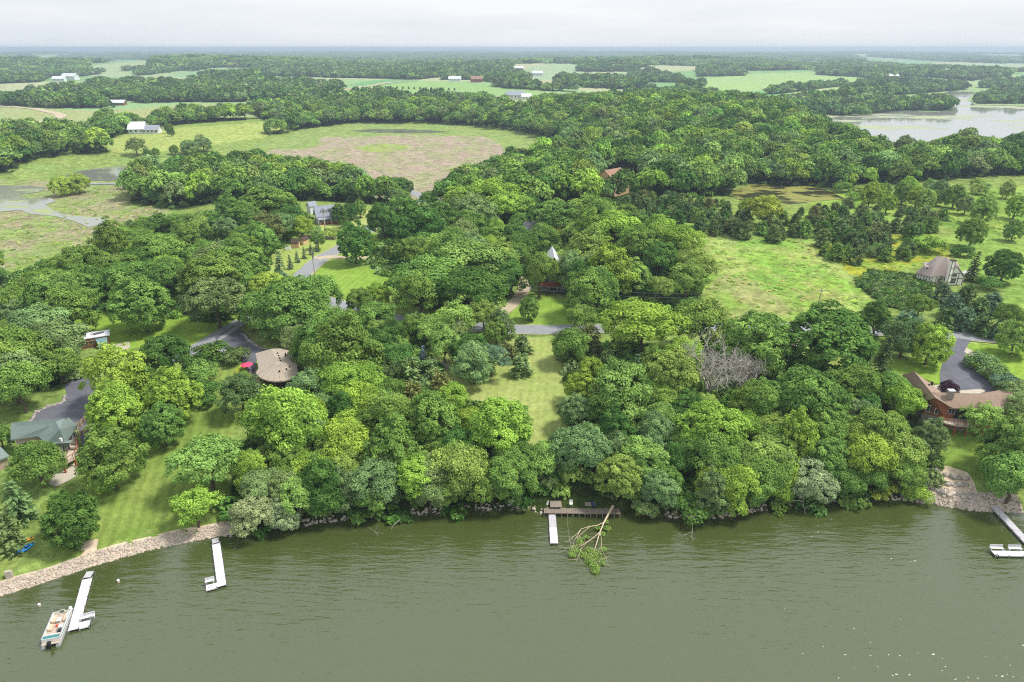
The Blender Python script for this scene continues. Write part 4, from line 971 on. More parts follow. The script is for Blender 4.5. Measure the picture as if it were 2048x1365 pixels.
# ---- green-roofed house, left
def house_green():
    c = gp(95, 905); o = empty('lake_house', c, label='green-grey roofed house with a pale curved deck by the striped lawn', cat='house')
    E, T = 9.9, 12.7; a, r2 = P3(22, 846, T), P3(131, 836, T); el, er = P3(21, 880, E), P3(76, 872, E); d = (el-P3(22, 846, E)); bl = mirror(a, el, E); br = mirror(r2, r2+(el-a), E)
    slab('roof', [a, r2, er, el, bl, br], [[0, 3, 2, 1], [0, 1, 5, 4]], SHG, o)
    v = [P3(111, 843, T+.03), P3(75, 871, E+.02), P3(93, 889, E), P3(130, 886, E), P3(141, 871, E), P3(155, 851, E), P3(138, 836, E+.6), P3(119, 858, T+.1), P3(128, 838, T+.05)]
    slab('roof', v, [[0, 1, 2, 7], [7, 2, 3], [7, 3, 4], [7, 4, 5], [7, 5, 8], [8, 5, 6], [0, 7, 8]], SHG, o)
    extr('wall', inset([el, er, P3(111, 843, E), br, bl], .7), 4.5, E-.12, TANW, o)
    w = inset([v[1], v[2], v[3], v[4], v[5], v[6]], .9); extr('wall', w, 4.3, E-.14, TANW, o)
    for i, us in ((1, (.3, .7)), (2, (.35, .75)), (3, (.3, .7)), (0, (.5,))):
        for u in us:
            q, y = wallpt(w[i], w[(i+1) % 6], u, 8.6); window(o, q, y, 1.2, 1.3, 2)
    q, y = wallpt(*inset([el, er, P3(111, 843, E), br, bl], .7)[:2], .28, 8.3); window(o, q, y, 1.5, .7, 2)
    # little gable with tall glazing over the deck
    g0, g1 = P3(100, 888, 10.6), P3(140, 886.5, 10.6); gl, gr = P3(97, 893, 9.4), P3(121, 893, 9.4); hl, hr = P3(108, 884, 9.4), P3(147, 880, 9.4)
    slab('porch_roof', [g0, g1, Vector((gr.x+1.2, gr.y, 9.4)), gl, hl, hr], [[0, 3, 2, 1], [0, 1, 5, 4]], SHG, o, .18)
    pw = [P3(112, 897, 9.3), P3(122, 897, 9.3), P3(134, 888, 9.3), P3(118, 882, 9.3)]; pw = [P3(106, 905, 8.3), P3(124, 905, 8.3), P3(139, 887, 8.3), P3(120, 884, 8.3)]; extr('wall', pw, 4.4, 9.35, CREAM, o)
    for u in (.22, .5, .78):
        q, y = wallpt(pw[1], pw[2], u, 8.25); window(o, q, y, .75, 1.6, 1, 2)
    q, y = wallpt(pw[0], pw[1], .5, 8.2); window(o, q, y, 1.5, 1.3, 2)
    dk = [P3(109, 929, 7.2), P3(125, 930, 7.2), P3(147, 918, 7.2), P3(156, 906, 7.2), P3(156, 884, 7.2), P3(146, 876, 7.2), P3(139, 884, 7.2), P3(124, 904, 7.2)]
    de = slab('deck', dk, [list(range(8))], DECKB, o, .3)
    for i in range(5):
        p, q = dk[i], dk[i+1]; L = (q-p).length; yaw = math.atan2(q.y-p.y, q.x-p.x)
        boxes('railing', [(0, -.04, .95, L, .04, 1.05), (0, -.02, .15, L, .02, .2)]+[(L*k/max(1, int(L/1.1))-.04, -.04, 0, L*k/max(1, int(L/1.1))+.04, .04, 1) for k in range(int(L/1.1)+1)], REDWOOD, o, p-o.location, yaw)
    for p in (dk[1], dk[2], dk[3]): z0 = G(p.x, p.y); box('deck_post', (-.13, -.13, z0-.2, .13, .13, 6.9), REDWOOD, o, loc=Vector((p.x-o.location.x, p.y+.25-o.location.y, -o.location.z)))
    for (x, y_, z) in ((150, 890, 7.2), (146, 900, 7.2)): box('deck_bench', (-.6, -.25, 0, .6, .25, .45), WOODB, o, .04, loc=P3(x, y_, z)-o.location)
    # lower left wing
    b0 = [P3(-40, 935, 8.3), P3(19, 912, 8.3), P3(2, 895, 8.3), P3(-55, 905, 8.3)]; extr('wall', inset(b0, .6), 3.5, 8.2, TANW, o); tp = [P3(-46, 905, 9.8), P3(0, 893, 9.8)]
    slab('roof', [b0[0], b0[1], tp[1], tp[0], b0[3], b0[2]], [[0, 1, 2, 3], [3, 2, 5, 4]], SHG, o)
    for (x, y_) in ((85, 853), (122, 880)): p = P3(x, y_, 11); box('roof_vent', (-.2, -.2, -.4, .2, .2, .35), WFR, o, .03, loc=p-o.location)
    return o
house_green()
sheet('patio', [(98,970),(108,948),(150,928),(166,930),(166,943),(140,962),(112,975)], CONC, .12, 1.2, kind='structure')
# ---- curved timber retaining walls beside it
def palisade(pts, h, label):
    P = [gp(*p) for p in pts]; o = empty('retaining_wall', P[0], label=label, cat='wall'); L = 0
    for a, b in zip(P, P[1:]):
        n = max(1, int((b-a).length/.32)); yaw = math.atan2((b-a).y, (b-a).x)
        for k in range(n):
            p = a+(b-a)*(k/n); z = G(p.x, p.y); box('plank', (0, -.09, -.3, .26, .09, h+.12*math.sin(k*.5)), TANW if k % 3 else WOODB, o, loc=Vector((p.x, p.y, z))-o.location, rz=yaw)
    return o
palisade([(151,862),(160,856),(168,848),(176,838)], 1.3, 'upper curved timber retaining wall beside the green-roofed house')
palisade([(152,874),(164,871),(175,864),(183,853)], 1.1, 'lower curved timber retaining wall beside the green-roofed house')
# ---- house with a fan-shaped roof
def house_fan():
    E, T = 10.3, 11.7; ev = [(511,707),(574,697),(584,710),(594,728),(595,742),(592,754),(577,760),(562,763),(548,763.5),(533,761),(521,756),(514,750),(512,745),(517,737)]
    V = [P3(x, y, E) for x, y in ev]; rb, rf = P3(543, 698, T), P3(555, 724, T); n = len(V); c = gp(550, 745); o = empty('fan_roof_house', c, label='house with a wide taupe shingle roof rounded at the front', cat='house')
    F = [[0, n, 1][::-1]]+[[1, n, n+1, 2][::-1]]+[[i, n+1, i+1][::-1] for i in range(2, n-1)]+[[n-1, n+1, n, 0][::-1]]
    slab('roof', V+[rb, rf], F, SHT, o, .3)
    for i in range(4, 12):                                    # ridge caps fanning out over the rounded front
        a, b = rf+Vector((0, 0, .03)), V[i]+Vector((0, 0, .05)); s = (b-a).cross(Vector((0, 0, 1))).normalized()*.13; pm('ridge_cap', [a-s, a+s, b+s, b-s, a-s+Vector((0, 0, .06)), a+s+Vector((0, 0, .06)), b+s+Vector((0, 0, .06)), b-s+Vector((0, 0, .06))], [[0, 1, 2, 3], [4, 7, 6, 5], [0, 4, 5, 1], [1, 5, 6, 2], [2, 6, 7, 3], [3, 7, 4, 0]], SHT, o)
    W = inset(V, 1.3); extr('wall', [W[i] for i in (0, 1, 3, 4, 13)], 6.0, E-.3, DARKW, o); extr('terrace_wall', [W[i] for i in (13, 4, 5, 6, 7, 8, 9, 10, 11, 12)], 5.6, 8.2, DARKW, o)
    for i in (5, 6, 7, 8, 9, 10, 11): p = inset(V, .7)[i]; box('porch_post', (-.1, -.1, 5.8, .1, .1, E-.3), TIMBER, o, loc=Vector((p.x, p.y, 0))-o.location)
    for x, y, z in ((555,707,11.6),(557,712,11.6),(559,717,11.6),(561,722,11.6),(571,708,11.2),(571,712,11.2),(579,734,11.1),(559,743,11.3),(573,739,11.2)):
        p = P3(x, y, z-.1); box('roof_vent', (-.15, -.15, -.3, .15, .15, .2), BLACK, o, .03, loc=p-o.location)
    for i, u in ((10, .5), (8, .5), (6, .5)):
        q, y = wallpt(W[i+1], W[i], .5, 7.1); window(o, q, y, 1.4, 1.0, 2)
    q, y = wallpt(W[0], W[13], .5, 8.6); window(o, q, y, 1.4, 1.2, 2)
    q, y = wallpt(W[0], W[13], .75, 8.0); window(o, q, y, 1.0, 2.0, 1, 1, WFR, REDWOOD, 'door')
house_fan()
sheet('patio', [(486,735),(505,728),(512,745),(520,765),(530,790),(515,800),(508,770),(492,752)], pmat('brown_paving', '9c8474', .9, .2, 2, .2), .14, 1, kind='structure')
# ---- metal-roofed cabin
def cabin():
    a, b, c, d = P3(153, 669.4, 11.6), P3(218.7, 659.2, 11.6), P3(219.3, 670.1, 10.7), P3(152.3, 681, 10.7); o = empty('cabin', gp(186, 690), label='brown cabin under a long pale metal roof on the left lawn', cat='cabin')
    slab('roof', [a, b, c, d], [[0, 3, 2, 1]], METAL, o, .18); W = inset([d, c, b, a], .5); extr('wall', W, 7.4, [10.55, 10.55, 11.4, 11.4], BROWNW, o)
    u = (c-d).normalized(); n = (a-d).normalized()
    for k in range(1, 9): p = d+(c-d)*(k/9)+Vector((0, 0, .0)); q = a+(b-a)*(k/9); s = u*.03; up = Vector((0, 0, .06)); pm('roof_seam', [p-s, p+s, q+s, q-s, p-s+up, p+s+up, q+s+up, q-s+up], [[0, 1, 2, 3], [4, 7, 6, 5], [0, 4, 5, 1], [1, 5, 6, 2], [2, 6, 7, 3], [3, 7, 4, 0]], METAL, o)
    sk = [a+(b-a)*.5+(d-a)*.3, a+(b-a)*.85+(c-b)*.22, a+(b-a)*.82+(c-b)*.5, a+(b-a)*.52+(d-a)*.62]; slab('dark_roof_patch', [p+Vector((0, 0, .14)) for p in sk], [[3, 2, 1, 0]], SHD, o, .08)
    p = a+(b-a)*.49+(d-a)*.5; box('vent_pipe', (-.12, -.12, -.2, .12, .12, .9), WFR, o, .02, loc=p-o.location)
    for uu, w_ in ((.17, 1.5), (.43, 1.0)): q, y = wallpt(W[0], W[1], uu, 9.4); window(o, q, y, w_, .9, 2, 1, TANSH)
    q0, y = wallpt(W[0], W[1], .55, 10.2, .0); q1, _ = wallpt(W[0], W[1], .97, 10.2, .0); q2, _ = wallpt(W[0], W[1], .92, 8.6, 2.6); q3, _ = wallpt(W[0], W[1], .66, 8.6, 2.6); slab('awning', [q0, q1, q2, q3], [[3, 2, 1, 0]], TEAL, o, .06)
    for q in (q2, q3): box('awning_post', (-.05, -.05, G(q.x, q.y)-.1, .05, .05, 8.6), WFR, o, loc=Vector((q.x-o.location.x, q.y-o.location.y, -o.location.z)))
    q, y = wallpt(W[0], W[1], .8, 8.9); window(o, q, y, 1.1, 2.0, 1, 1, TANSH, DARKW, 'door')
cabin()
# ---- gable house helper: ridge ends and front eave ends in pixels
def gable_house(name, label, r0, r1, e0, e1, zr, ze, zg, roof, wall, base, ov=.5, cat='house'):
    o = empty(name, gp(*base), label=label, cat=cat); a, b, c, d = P3(*r0, zr), P3(*r1, zr), P3(*e0, ze), P3(*e1, ze); x = (b-a).normalized(); x.z = 0
    m = (c-a); m.z = 0; m = m-x*m.dot(x); c = a+m; d = b+m; c.z = d.z = ze; bc, bd = a-m, b-m; bc.z = bd.z = ze
    slab('roof', [a, b, d, c, bc, bd], [[0, 3, 2, 1], [0, 1, 5, 4]], roof, o, .22)
    k = ov/m.length; W = [c+x*ov-m*k, d-x*ov-m*k, bd-x*ov+m*k, bc+x*ov+m*k]; zt = ze+(zr-ze)*k-.26; extr('wall', W, zg, zt, wall, o)
    for p, q, r in ((W[3], W[0], a+x*ov), (W[1], W[2], b-x*ov)):
        t = x*.2 if r is not None and (r-a).length < (r-b).length else -x*.2; V = [Vector((v.x, v.y, zt)) for v in (p, q)]+[Vector((r.x, r.y, zr-.28))]; V += [v+t for v in V]; pm('gable_wall', V, [[0, 1, 2], [3, 5, 4], [0, 3, 4, 1], [1, 4, 5, 2], [2, 5, 3, 0]], wall, o)
    o['W'] = 0; del o['W']
    return o, W, zt, x, m
def house_dormer():
    o, W, zt, x, m = gable_house('dormer_house', 'white house with three dormers and a grey roof beyond the road bend', (627, 413.5), (681, 408.5), (639, 435), (669, 427), 16.4, 12.2, 8.3, SHK, WHITEW, (650, 442))
    f = m.normalized(); yaw = math.atan2(f.y, f.x); zr, ze = 16.4, 12.2
    a = P3(627, 413.5, zr); L = (P3(681, 408.5, zr)-a).length
    for u in (.3, .52, .74):
        p = a+x*L*u+m*.5; p.z = 14.0; d = empty; dm = boxes('dormer', [(-.85, -1.6, -.7, .85, .5, .75)], WHITEW, o, p-o.location, yaw-math.pi/2)
        V = [(-1.1, .75, .7), (0, .75, 1.6), (1.1, .75, .7), (-1.1, -2.2, .7), (0, -2.2, 1.6), (1.1, -2.2, .7)]; slab('dormer_roof', V, [[0, 1, 4, 3], [1, 2, 5, 4]], SHK, dm, .12, local=True)
        pm('dormer_gable', [(-.85, .5, .72), (.85, .5, .72), (0, .5, 1.42), (-.85, .4, .72), (.85, .4, .72), (0, .4, 1.42)], [[0, 1, 2], [3, 5, 4], [0, 3, 4, 1], [1, 4, 5, 2], [2, 5, 3, 0]], WHITEW, dm, local=True)
        window(o, p+f*.52+Vector((0, 0, .1)), yaw, .9, 1.1, 1, 2)
    q, y = wallpt(W[3], W[0], .3, 10.6); window(o, q, y, 1, 1.5, 1, 2); q, y = wallpt(W[3], W[0], .7, 10.6); window(o, q, y, 1, 1.5, 1, 2)
    for u in (.15, .35, .65, .85): q, y = wallpt(W[0], W[1], u, 10.6); window(o, q, y, 1.0, 1.5, 1, 2)
    q, y = wallpt(W[0], W[1], .5, 10.2); window(o, q, y, 1.0, 2.1, 1, 1, WFR, REDWOOD, 'door')
    p0, p1 = W[0]+f*.1, W[1]+f*.1; q0, q1 = p0+f*2.2, p1+f*2.2; extr('porch_floor', [p0, p1, q1, q0], 8.2, 9.3, REDWOOD, o); yw = math.atan2(x.y, x.x); LL = (p1-p0).length
    boxes('porch_railing', [(0, -.05, .9, LL, .05, 1.0)]+[(i*.45, -.03, 0, i*.45+.06, .03, .95) for i in range(int(LL/.45))], REDWOOD, o, Vector((q0.x, q0.y, 9.3))-o.location, yw)
    slab('porch_roof', [Vector((v.x, v.y, z)) for v, z in ((p0, 12.0), (p1, 12.0), (q1+f*.3, 11.5), (q0+f*.3, 11.5))], [[0, 3, 2, 1]], SHK, o, .15)
    for i in range(5): v = q0+(q1-q0)*(i/4); box('porch_post', (-.1, -.1, 9.3, .1, .1, 11.4), WFR, o, loc=Vector((v.x-o.location.x, v.y-o.location.y, -o.location.z)))
house_dormer()
o, W, zt, x, m = gable_house('garage', 'grey-roofed white garage behind the dormer house', (614, 405), (630, 402), (617, 411), (632, 409), 14.5, 12.6, 8.5, SHK, WHITEW, (622, 416), .3, 'garage')
q, y = wallpt(W[0], W[1], .5, 10.2); window(o, q, y, 2.4, 2.2, 1, 4, WFR, GREYW, 'door')
for (x0, y0, x1, y1, lb) in ((582, 479, 598, 479, 'left tan garden shed under the trees by the road bend'), (602, 475, 613, 471, 'right tan garden shed under the trees by the road bend')):
    o, W, zt, x, m = gable_house('garden_shed', lb, (x0, y0), (x1, y1), (x0+.5, y0+5), (x1+.5, y1+5), 11.9, 10.6, 8.0, TIMBER, TANSH, ((x0+x1)/2, y0+14), .15, 'shed')
    q, y = wallpt(W[0], W[1], .75, 9.7); window(o, q, y, .6, .6, 1, 1, WFR); q, y = wallpt(W[0], W[1], .3, 9.4); window(o, q, y, .9, 1.8, 1, 1, TANSH, TANSH, 'door'); o['group'] = 'tan garden sheds'
p = gp(576, 500); o = empty('hot_tub', p, .2, label='small white square tub beside the tan sheds', cat='hot tub'); box('shell', (-1.1, -.8, 0, 1.1, .8, .85), WFR, o, .12); box('cover', (-1.05, -.75, .85, 1.05, .75, .97), GREYW, o, .04)
# ---- steep grey house with a red deck
def steep_house():
    base = gp(1109, 586); o = empty('steep_roof_house', base, label='grey steep-gabled house with a red-brown deck in the central wood', cat='house'); zg = base.z; xa, xb, y0, y1 = base.x-4.0, base.x+3.4, base.y+1.5, base.y+13; xm = (xa+xb)/2; E, T = zg+6.3, zg+11.6
    extr('wall', [(xa, y0, 0), (xb, y0, 0), (xb, y1, 0), (xa, y1, 0)], zg-1, E, GREYW, o)
    for yy in (y0, y1-.25): pm('gable_wall', [(xa, yy, E), (xb, yy, E), (xm, yy, T-.3), (xa, yy+.25, E), (xb, yy+.25, E), (xm, yy+.25, T-.3)], [[0, 1, 2], [3, 5, 4], [0, 3, 4, 1], [1, 4, 5, 2], [2, 5, 3, 0]], GREYW, o)
    s = (T-E)/(xm-xa); slab('roof', [(xm, y0-.8, T), (xm, y1+.6, T), (xa-.5, y0-.8, E-s*.5), (xa-.5, y1+.6, E-s*.5), (xb+.5, y0-.8, E-s*.5), (xb+.5, y1+.6, E-s*.5)], [[0, 1, 3, 2], [0, 4, 5, 1]], METAL, o, .2)
    dk = box('deck', (xa-.6, y0-2.9, zg+2.6, xb+.8, y0-.02, zg+2.85), REDWOOD, o, loc=-o.location)
    L = xb-xa+1.4; boxes('deck_railing', [(0, -.05, .95, L, .05, 1.05), (0, -.03, .1, L, .03, .2)]+[(i*.3, -.03, .1, i*.3+.12, .03, .95) for i in range(int(L/.3))], REDWOOD, o, Vector((xa-.6, y0-2.85, zg+2.85))-o.location)
    for i in range(4): box('deck_post', (-.1, -.1, -.3, .1, .1, 2.6), TIMBER, o, loc=Vector((xa-.4+i*(L-.4)/3, y0-2.7, zg))-o.location)
    for xx, zz, w, h, cc in ((xa+1.2, zg+4.2, 1.4, 1.9, 2), (xb-1.4, zg+4.2, 1.8, 2.0, 2), (xm+.6, zg+7.4, 1.2, 1.8, 1), (xm-1.2, zg+7.4, 1.2, 1.8, 1), (xm, zg+1.1, 1.8, 2.0, 2)): window(o, (xx, y0-.03, zz), -math.pi/2, w, h, cc, 2)
steep_house()
o, W, zt, x, m = gable_house('hidden_house', 'dark roof glimpsed through the crowns of the central wood', (1046, 444), (1078, 444), (1047, 455), (1079, 455), 17.5, 14.8, 9, SHD, TANW, (1060, 478), .4); q, y = wallpt(W[0], W[1], .5, 12.5); window(o, q, y, 1.5, 1.2, 2)
o, W, zt, x, m = gable_house('russet_house', 'russet-roofed house peeking out of the ridge wood', (1209, 341), (1241, 335), (1206, 354), (1236, 352.5), 24.5, 19.5, 11, SHR, TANSH, (1230, 366), .5)
q, y = wallpt(W[1], W[2], .55, 17.6); window(o, q, y, 1.6, 2.4, 2, 2); q, y = wallpt(W[1], W[2], .5, 20.3); window(o, q, y, 1.0, 1.0, 1)
lw = [P3(1254, 356, 14.5), P3(1268, 357.5, 14.5), P3(1272, 363, 13.6), P3(1253, 364, 13.6)]; slab('lower_roof', lw, [[3, 2, 1, 0]], SHR, o, .2); extr('lower_wall', inset(lw, .6), 10.5, 13.5, TANSH, o)
# ---- half-timbered house
def tudor():
    E, T = 11.6, 17.3; o = empty('half_timbered_house', gp(1880, 562), label='half-timbered white house with a mauve roof beside the meadow', cat='house'); z0 = 8.0
    v = [P3(1874, 513, T), P3(1893, 514.5, T), P3(1831.4, 545.5, E), P3(1862, 554, E), P3(1901, 549, E), P3(1922, 541, E)]; back = [P3(1850, 530, E), P3(1914, 524, E)]
    slab('roof', v+back, [[0, 2, 3][::-1], [0, 3, 4, 1][::-1], [1, 4, 5][::-1], [1, 5, 7][::-1], [0, 1, 7, 6][::-1], [0, 6, 2][::-1]], SHM, o, .25)
    gr0, gr1 = P3(1899, 521, 15.2), P3(1916, 532.5, 15.2); g = gr1-gr0; sd = Vector((-g.y, g.x, 0)).normalized(); hw = 3.4
    L0, L1, R0, R1 = [Vector((p.x, p.y, E-.4)) for p in (gr0-sd*hw, gr1-sd*hw, gr0+sd*hw, gr1+sd*hw)]; slab('gable_roof', [gr0, gr1, L0, L1, R0, R1], [[0, 1, 3, 2], [0, 4, 5, 1]], SHM, o, .25)
    W = inset([v[2], v[3], v[4], v[5], back[1], back[0]], .8); extr('wall', W, z0, E-.1, CREAM, o); k = -g.normalized()*.5
    a, b, c = L1+sd*.4+k, R1-sd*.4+k, gr1+k; wl_ = [Vector((a.x, a.y, z0)), Vector((b.x, b.y, z0)), Vector((b.x, b.y, E-.6)), Vector((c.x, c.y, 14.9)), Vector((a.x, a.y, E-.6))]; V = wl_+[p-g.normalized()*4.5 for p in wl_]
    pm('gable_wall', V, [[0, 1, 2, 3, 4], [9, 8, 7, 6, 5]]+[[i, i+5, (i+1) % 5+5, (i+1) % 5] for i in range(5)], CREAM, o)
    f = g.normalized(); f.z = 0; yaw = math.atan2(f.y, f.x); w_ = (b-a).length; mid = (a+b)/2
    for u, h0, h1 in ((-.46, 0, 3.0), (-.2, 0, 4.2), (.2, 0, 4.2), (.46, 0, 3.0)): p = mid+sd*(u*w_)+f*.02; box('timber', (-.09, -.02, h0, .09, .06, h1), TIMBER, o, loc=Vector((p.x, p.y, z0))-o.location, rz=yaw-math.pi/2)
    for h0 in (2.9, 4.6): ww = w_*.48 if h0 < 4 else w_*.25; p = mid+f*.025; box('timber', (-ww, -.02, h0-.09, ww, .065, h0+.09), TIMBER, o, loc=Vector((p.x, p.y, z0))-o.location, rz=yaw-math.pi/2)
    p = mid+f*.05; window(o, Vector((p.x, p.y, z0+2.0)), yaw, 1.3, 1.5, 2, 2); window(o, Vector((p.x, p.y, z0+4.0)), yaw, 1.1, 1.1, 2, 1)
    for i, us in ((0, (.12, .3, .5, .7, .9)), (1, (.06, .3, .7, .94))):
        for u in us: q, y = wallpt(W[i], W[i+1], u, z0+1.75, .02); box('timber', (-.09, -.02, -1.7, .09, .06, 1.6), TIMBER, o, loc=q-o.location, rz=y-math.pi/2)
    q, y = wallpt(W[1], W[2], .5, z0+1.2); window(o, q, y, 1.6, 2.2, 2, 1, TIMBER, SHM, 'door'); q, y = wallpt(W[1], W[2], .83, z0+1.6); window(o, q, y, 1.2, 1.3, 2)
    cp = P3(1893, 571, 8.8); ch = box('chimney', (-.65, -.55, -1.5, .65, .55, 8.4), CREAM, o, .03, loc=cp-o.location, rz=.3)
    for s_ in (-.65, .65): box('timber', (s_-.08, -.62, -1.4, s_+.08, -.5, 8.4), TIMBER, ch)
    for z in (1.2, 3.6, 6.0, 8.3): box('timber', (-.7, -.62, z-.09, .7, -.5, z+.09), TIMBER, ch)
    box('chimney_cap', (-.8, -.7, 8.4, .8, .7, 8.65), TIMBER, ch)
    for (x, y, z, yw) in ((1856, 537.5, 13.4, -1.9), (1883, 535.5, 13.7, -1.2)):
        p = P3(x, y, z); f2 = Vector((math.cos(yw), math.sin(yw), 0)); dm = boxes('dormer', [(-.9, -1.8, -.6, .9, .3, .6)], CREAM, o, p-o.location, yw-math.pi/2); slab('dormer_roof', [(-1.15, .5, .55), (1.15, .5, .55), (1.15, -2.4, 1.5), (-1.15, -2.4, 1.5)], [[0, 1, 2, 3]], SHM, dm, .14, local=True); window(o, p+f2*.32, yw, 1.3, .8, 2)
    p = P3(1866.5, 530, 15); box('vent_pipe', (-.07, -.07, -.6, .07, .07, 1.1), WFR, o, loc=p-o.location)
tudor()
# ---- brick house, right
def brick_house():
    E, T, zg = 10.2, 12.6, 4.2; o = empty('brick_house', gp(1900, 846), label='long red brick house with a brown roof and a rounded deck', cat='house')
    g = dict(rb=P3(1828.4, 743, T), rf=P3(1870.3, 794.8, T), lb=P3(1805, 749.6, E), lf=P3(1848.7, 801.3, E), rr=P3(1905.7, 816.4, E), rk=P3(1882, 784.3, E))
    slab('roof', [g['rb'], g['rf'], g['lb'], g['lf'], g['rr'], g['rk']], [[0, 2, 3, 1], [0, 1, 4, 5]], SHB, o, .25)
    m0, m1, e1 = P3(1866, 785, T-.1), P3(1960.6, 787.6, T-.1), P3(1956.7, 819, E-.03); e0 = g['rr']+Vector((-.4, .05, -.03)); bk0, bk1 = mirror(m0, e0+Vector((-1, 0, 0)), E), mirror(m1, e1, E)
    slab('roof', [m0, m1, e1, e0, bk0, bk1], [[0, 3, 2, 1], [0, 1, 5, 4]], SHB, o, .25)
    r0, r1 = P3(1998, 781, T+.2), P3(2026, 785, T+.2); f1, f2 = P3(1994.7, 818, E-.06), P3(2042, 814, E-.06); b1, b2 = mirror(r0, f1, E-.06), mirror(r1, f2, E-.06)
    slab('roof', [m1+Vector((0, 0, .02)), r0, r1, f2, f1, e1, b1, b2, bk1], [[0, 5, 4, 1], [1, 4, 3, 2], [0, 1, 6, 8], [1, 2, 7, 6]], SHB, o, .25)
    A = [g['lf'], g['rr'], g['rk'], g['rb'], g['lb']]; x = (g['rr']-g['lf']).normalized(); inn = (g['rb']-g['rf']).normalized(); inn.z = 0
    a, b = g['lf']+x*.5+inn*.6, g['rr']-x*.5+inn*.6; c = g['rf']+inn*.6; dd = inn*((g['rb']-g['rf']).length-1.2)
    V = [Vector((a.x, a.y, 7.0)), Vector((b.x, b.y, 7.0)), Vector((b.x, b.y, E-.1)), Vector((c.x, c.y, T-.3)), Vector((a.x, a.y, E-.1))]; V2 = [p+dd for p in V]
    pm('brick_wall', V+V2, [[0, 1, 2, 3, 4], [9, 8, 7, 6, 5]]+[[i, i+5, (i+1) % 5+5, (i+1) % 5] for i in range(5)], BRICK, o); extr('basement_wall', [a+inn*.03, b+inn*.03, b+dd, a+dd], zg, 7.0, BLOCK, o)
    W = [Vector((p.x, p.y, 0)) for p in (b+inn*.4, P3(1956.7, 815, E), P3(1994.7, 814, E), P3(2038, 810.5, E), b2+(f2-b2)*.12, bk1+(e1-bk1)*.12, bk0+(e0-bk0)*.12+Vector((1.5, 0, 0)))]; extr('brick_wall', W, zg, E-.2, BRICK, o)
    yaw = math.atan2(-inn.y, -inn.x)
    def gw(u, z, w, h, cc, rr=1, n='window'): p = a+(b-a)*u-inn*.03; return window(o, Vector((p.x, p.y, z)), yaw, w, h, cc, rr, name=n)
    gw(.32, 8.5, 1.9, 1.5, 3); gw(.68, 8.4, 1.8, 1.2, 3); gw(.5, 5.8, 1.9, 1.1, 3); 
    p = a+(b-a)*.32-inn*.04; k = 10; ar = [(-.95, 0, 0)]+[(-.95*math.cos(math.pi*i/k), 0, .95*math.sin(math.pi*i/k)) for i in range(1, k)]+[(.95, 0, 0)]; n = len(ar); VV = ar+[(q[0], .08, q[2]) for q in ar]
    pm('arched_window', VV, [list(range(n))[::-1], list(range(n, 2*n))]+[[i, (i+1) % n, (i+1) % n+n, i+n] for i in range(n)], GLASS, o, True, Vector((p.x, p.y, 9.75))-o.location, yaw-math.pi/2)
    for u, w, h, z in ((.16, 1.2, 1.2, 8.8), (.42, 1.6, 2.1, 8.3), (.62, 1.6, 2.1, 8.3), (.85, 1.5, 1.3, 8.8)): q, y = wallpt(W[0], W[1], u, z); window(o, q, y, w, h, 2, 1, WFR if h < 2 else DARKW)
    q, y = wallpt(W[1], W[2], .5, 8.7); window(o, q, y, 1.8, 1.3, 3); q, y = wallpt(W[2], W[3], .4, 8.7); window(o, q, y, 1.6, 1.3, 2)
    # rounded deck
    q, y = wallpt(W[0], W[1], .38, 7.1, 0); nx = Vector((math.cos(y), math.sin(y), 0)); tx = Vector((-nx.y, nx.x, 0)); hw, dp = 3.4, 3.2
    pts = [q-tx*hw]+[q+nx*(dp*(.55+.45*math.cos(t)))+tx*(hw*math.sin(t)) for t in np.linspace(-1.35, 1.35, 9)]+[q+tx*hw]; pts = [Vector((p.x, p.y, 7.15)) for p in pts]; slab('deck', pts, [list(range(len(pts)))], DECKB, o, .28)
    for i in range(len(pts)-1):
        p, r = pts[i], pts[i+1]; L = (r-p).length; yw = math.atan2(r.y-p.y, r.x-p.x); boxes('deck_railing', [(0, -.05, .95, L, .05, 1.06)]+[(j*.3, -.03, 0, j*.3+.06, .03, .95) for j in range(max(1, int(L/.3)))], REDWOOD, o, p-o.location, yw)
    for i in (1, 4, 6, 9): p = pts[i]; box('deck_post', (-.12, -.12, zg, .12, .12, 6.9), REDWOOD, o, loc=Vector((p.x, p.y, 0))-nx*.15-o.location)
    for i in range(6): p = q+tx*(hw+.4+i*.32)+nx*1.0; box('deck_step', (-.9, -.16, 6.7-i*.4, .9, .16, 6.85-i*.4), REDWOOD, o, loc=Vector((p.x, p.y, 0))-o.location, rz=y)
    p = P3(1901, 789, T); ch = box('chimney', (-.55, -.45, -1, .55, .45, .9), BLOCK, o, .03, loc=p-o.location); box('chimney_cap', (-.65, -.55, .9, .65, .55, 1.02), WFR, ch)
    for x_, y_ in ((1857, 772), (1864, 767)): p = P3(x_, y_, 11.6); box('roof_vent', (-.18, -.18, -.5, .18, .18, .35), BLACK, o, .02, loc=p-o.location)
    return pts
bd = brick_house()
sheet('concrete_path', [(1856,845),(1890,860),(1920,864),(1945,855),(1935,848),(1900,850),(1870,842)], CONC, .1, .8, kind='structure')
ribbon('concrete_path', [(1868,772),(1880,780),(1890,790)], 3, CONC, .12, kind='structure'); sheet('concrete_path', [(1918,783),(1960,780),(1972,784),(1960,789),(1920,790)], CONC, .22, 1, kind='structure')
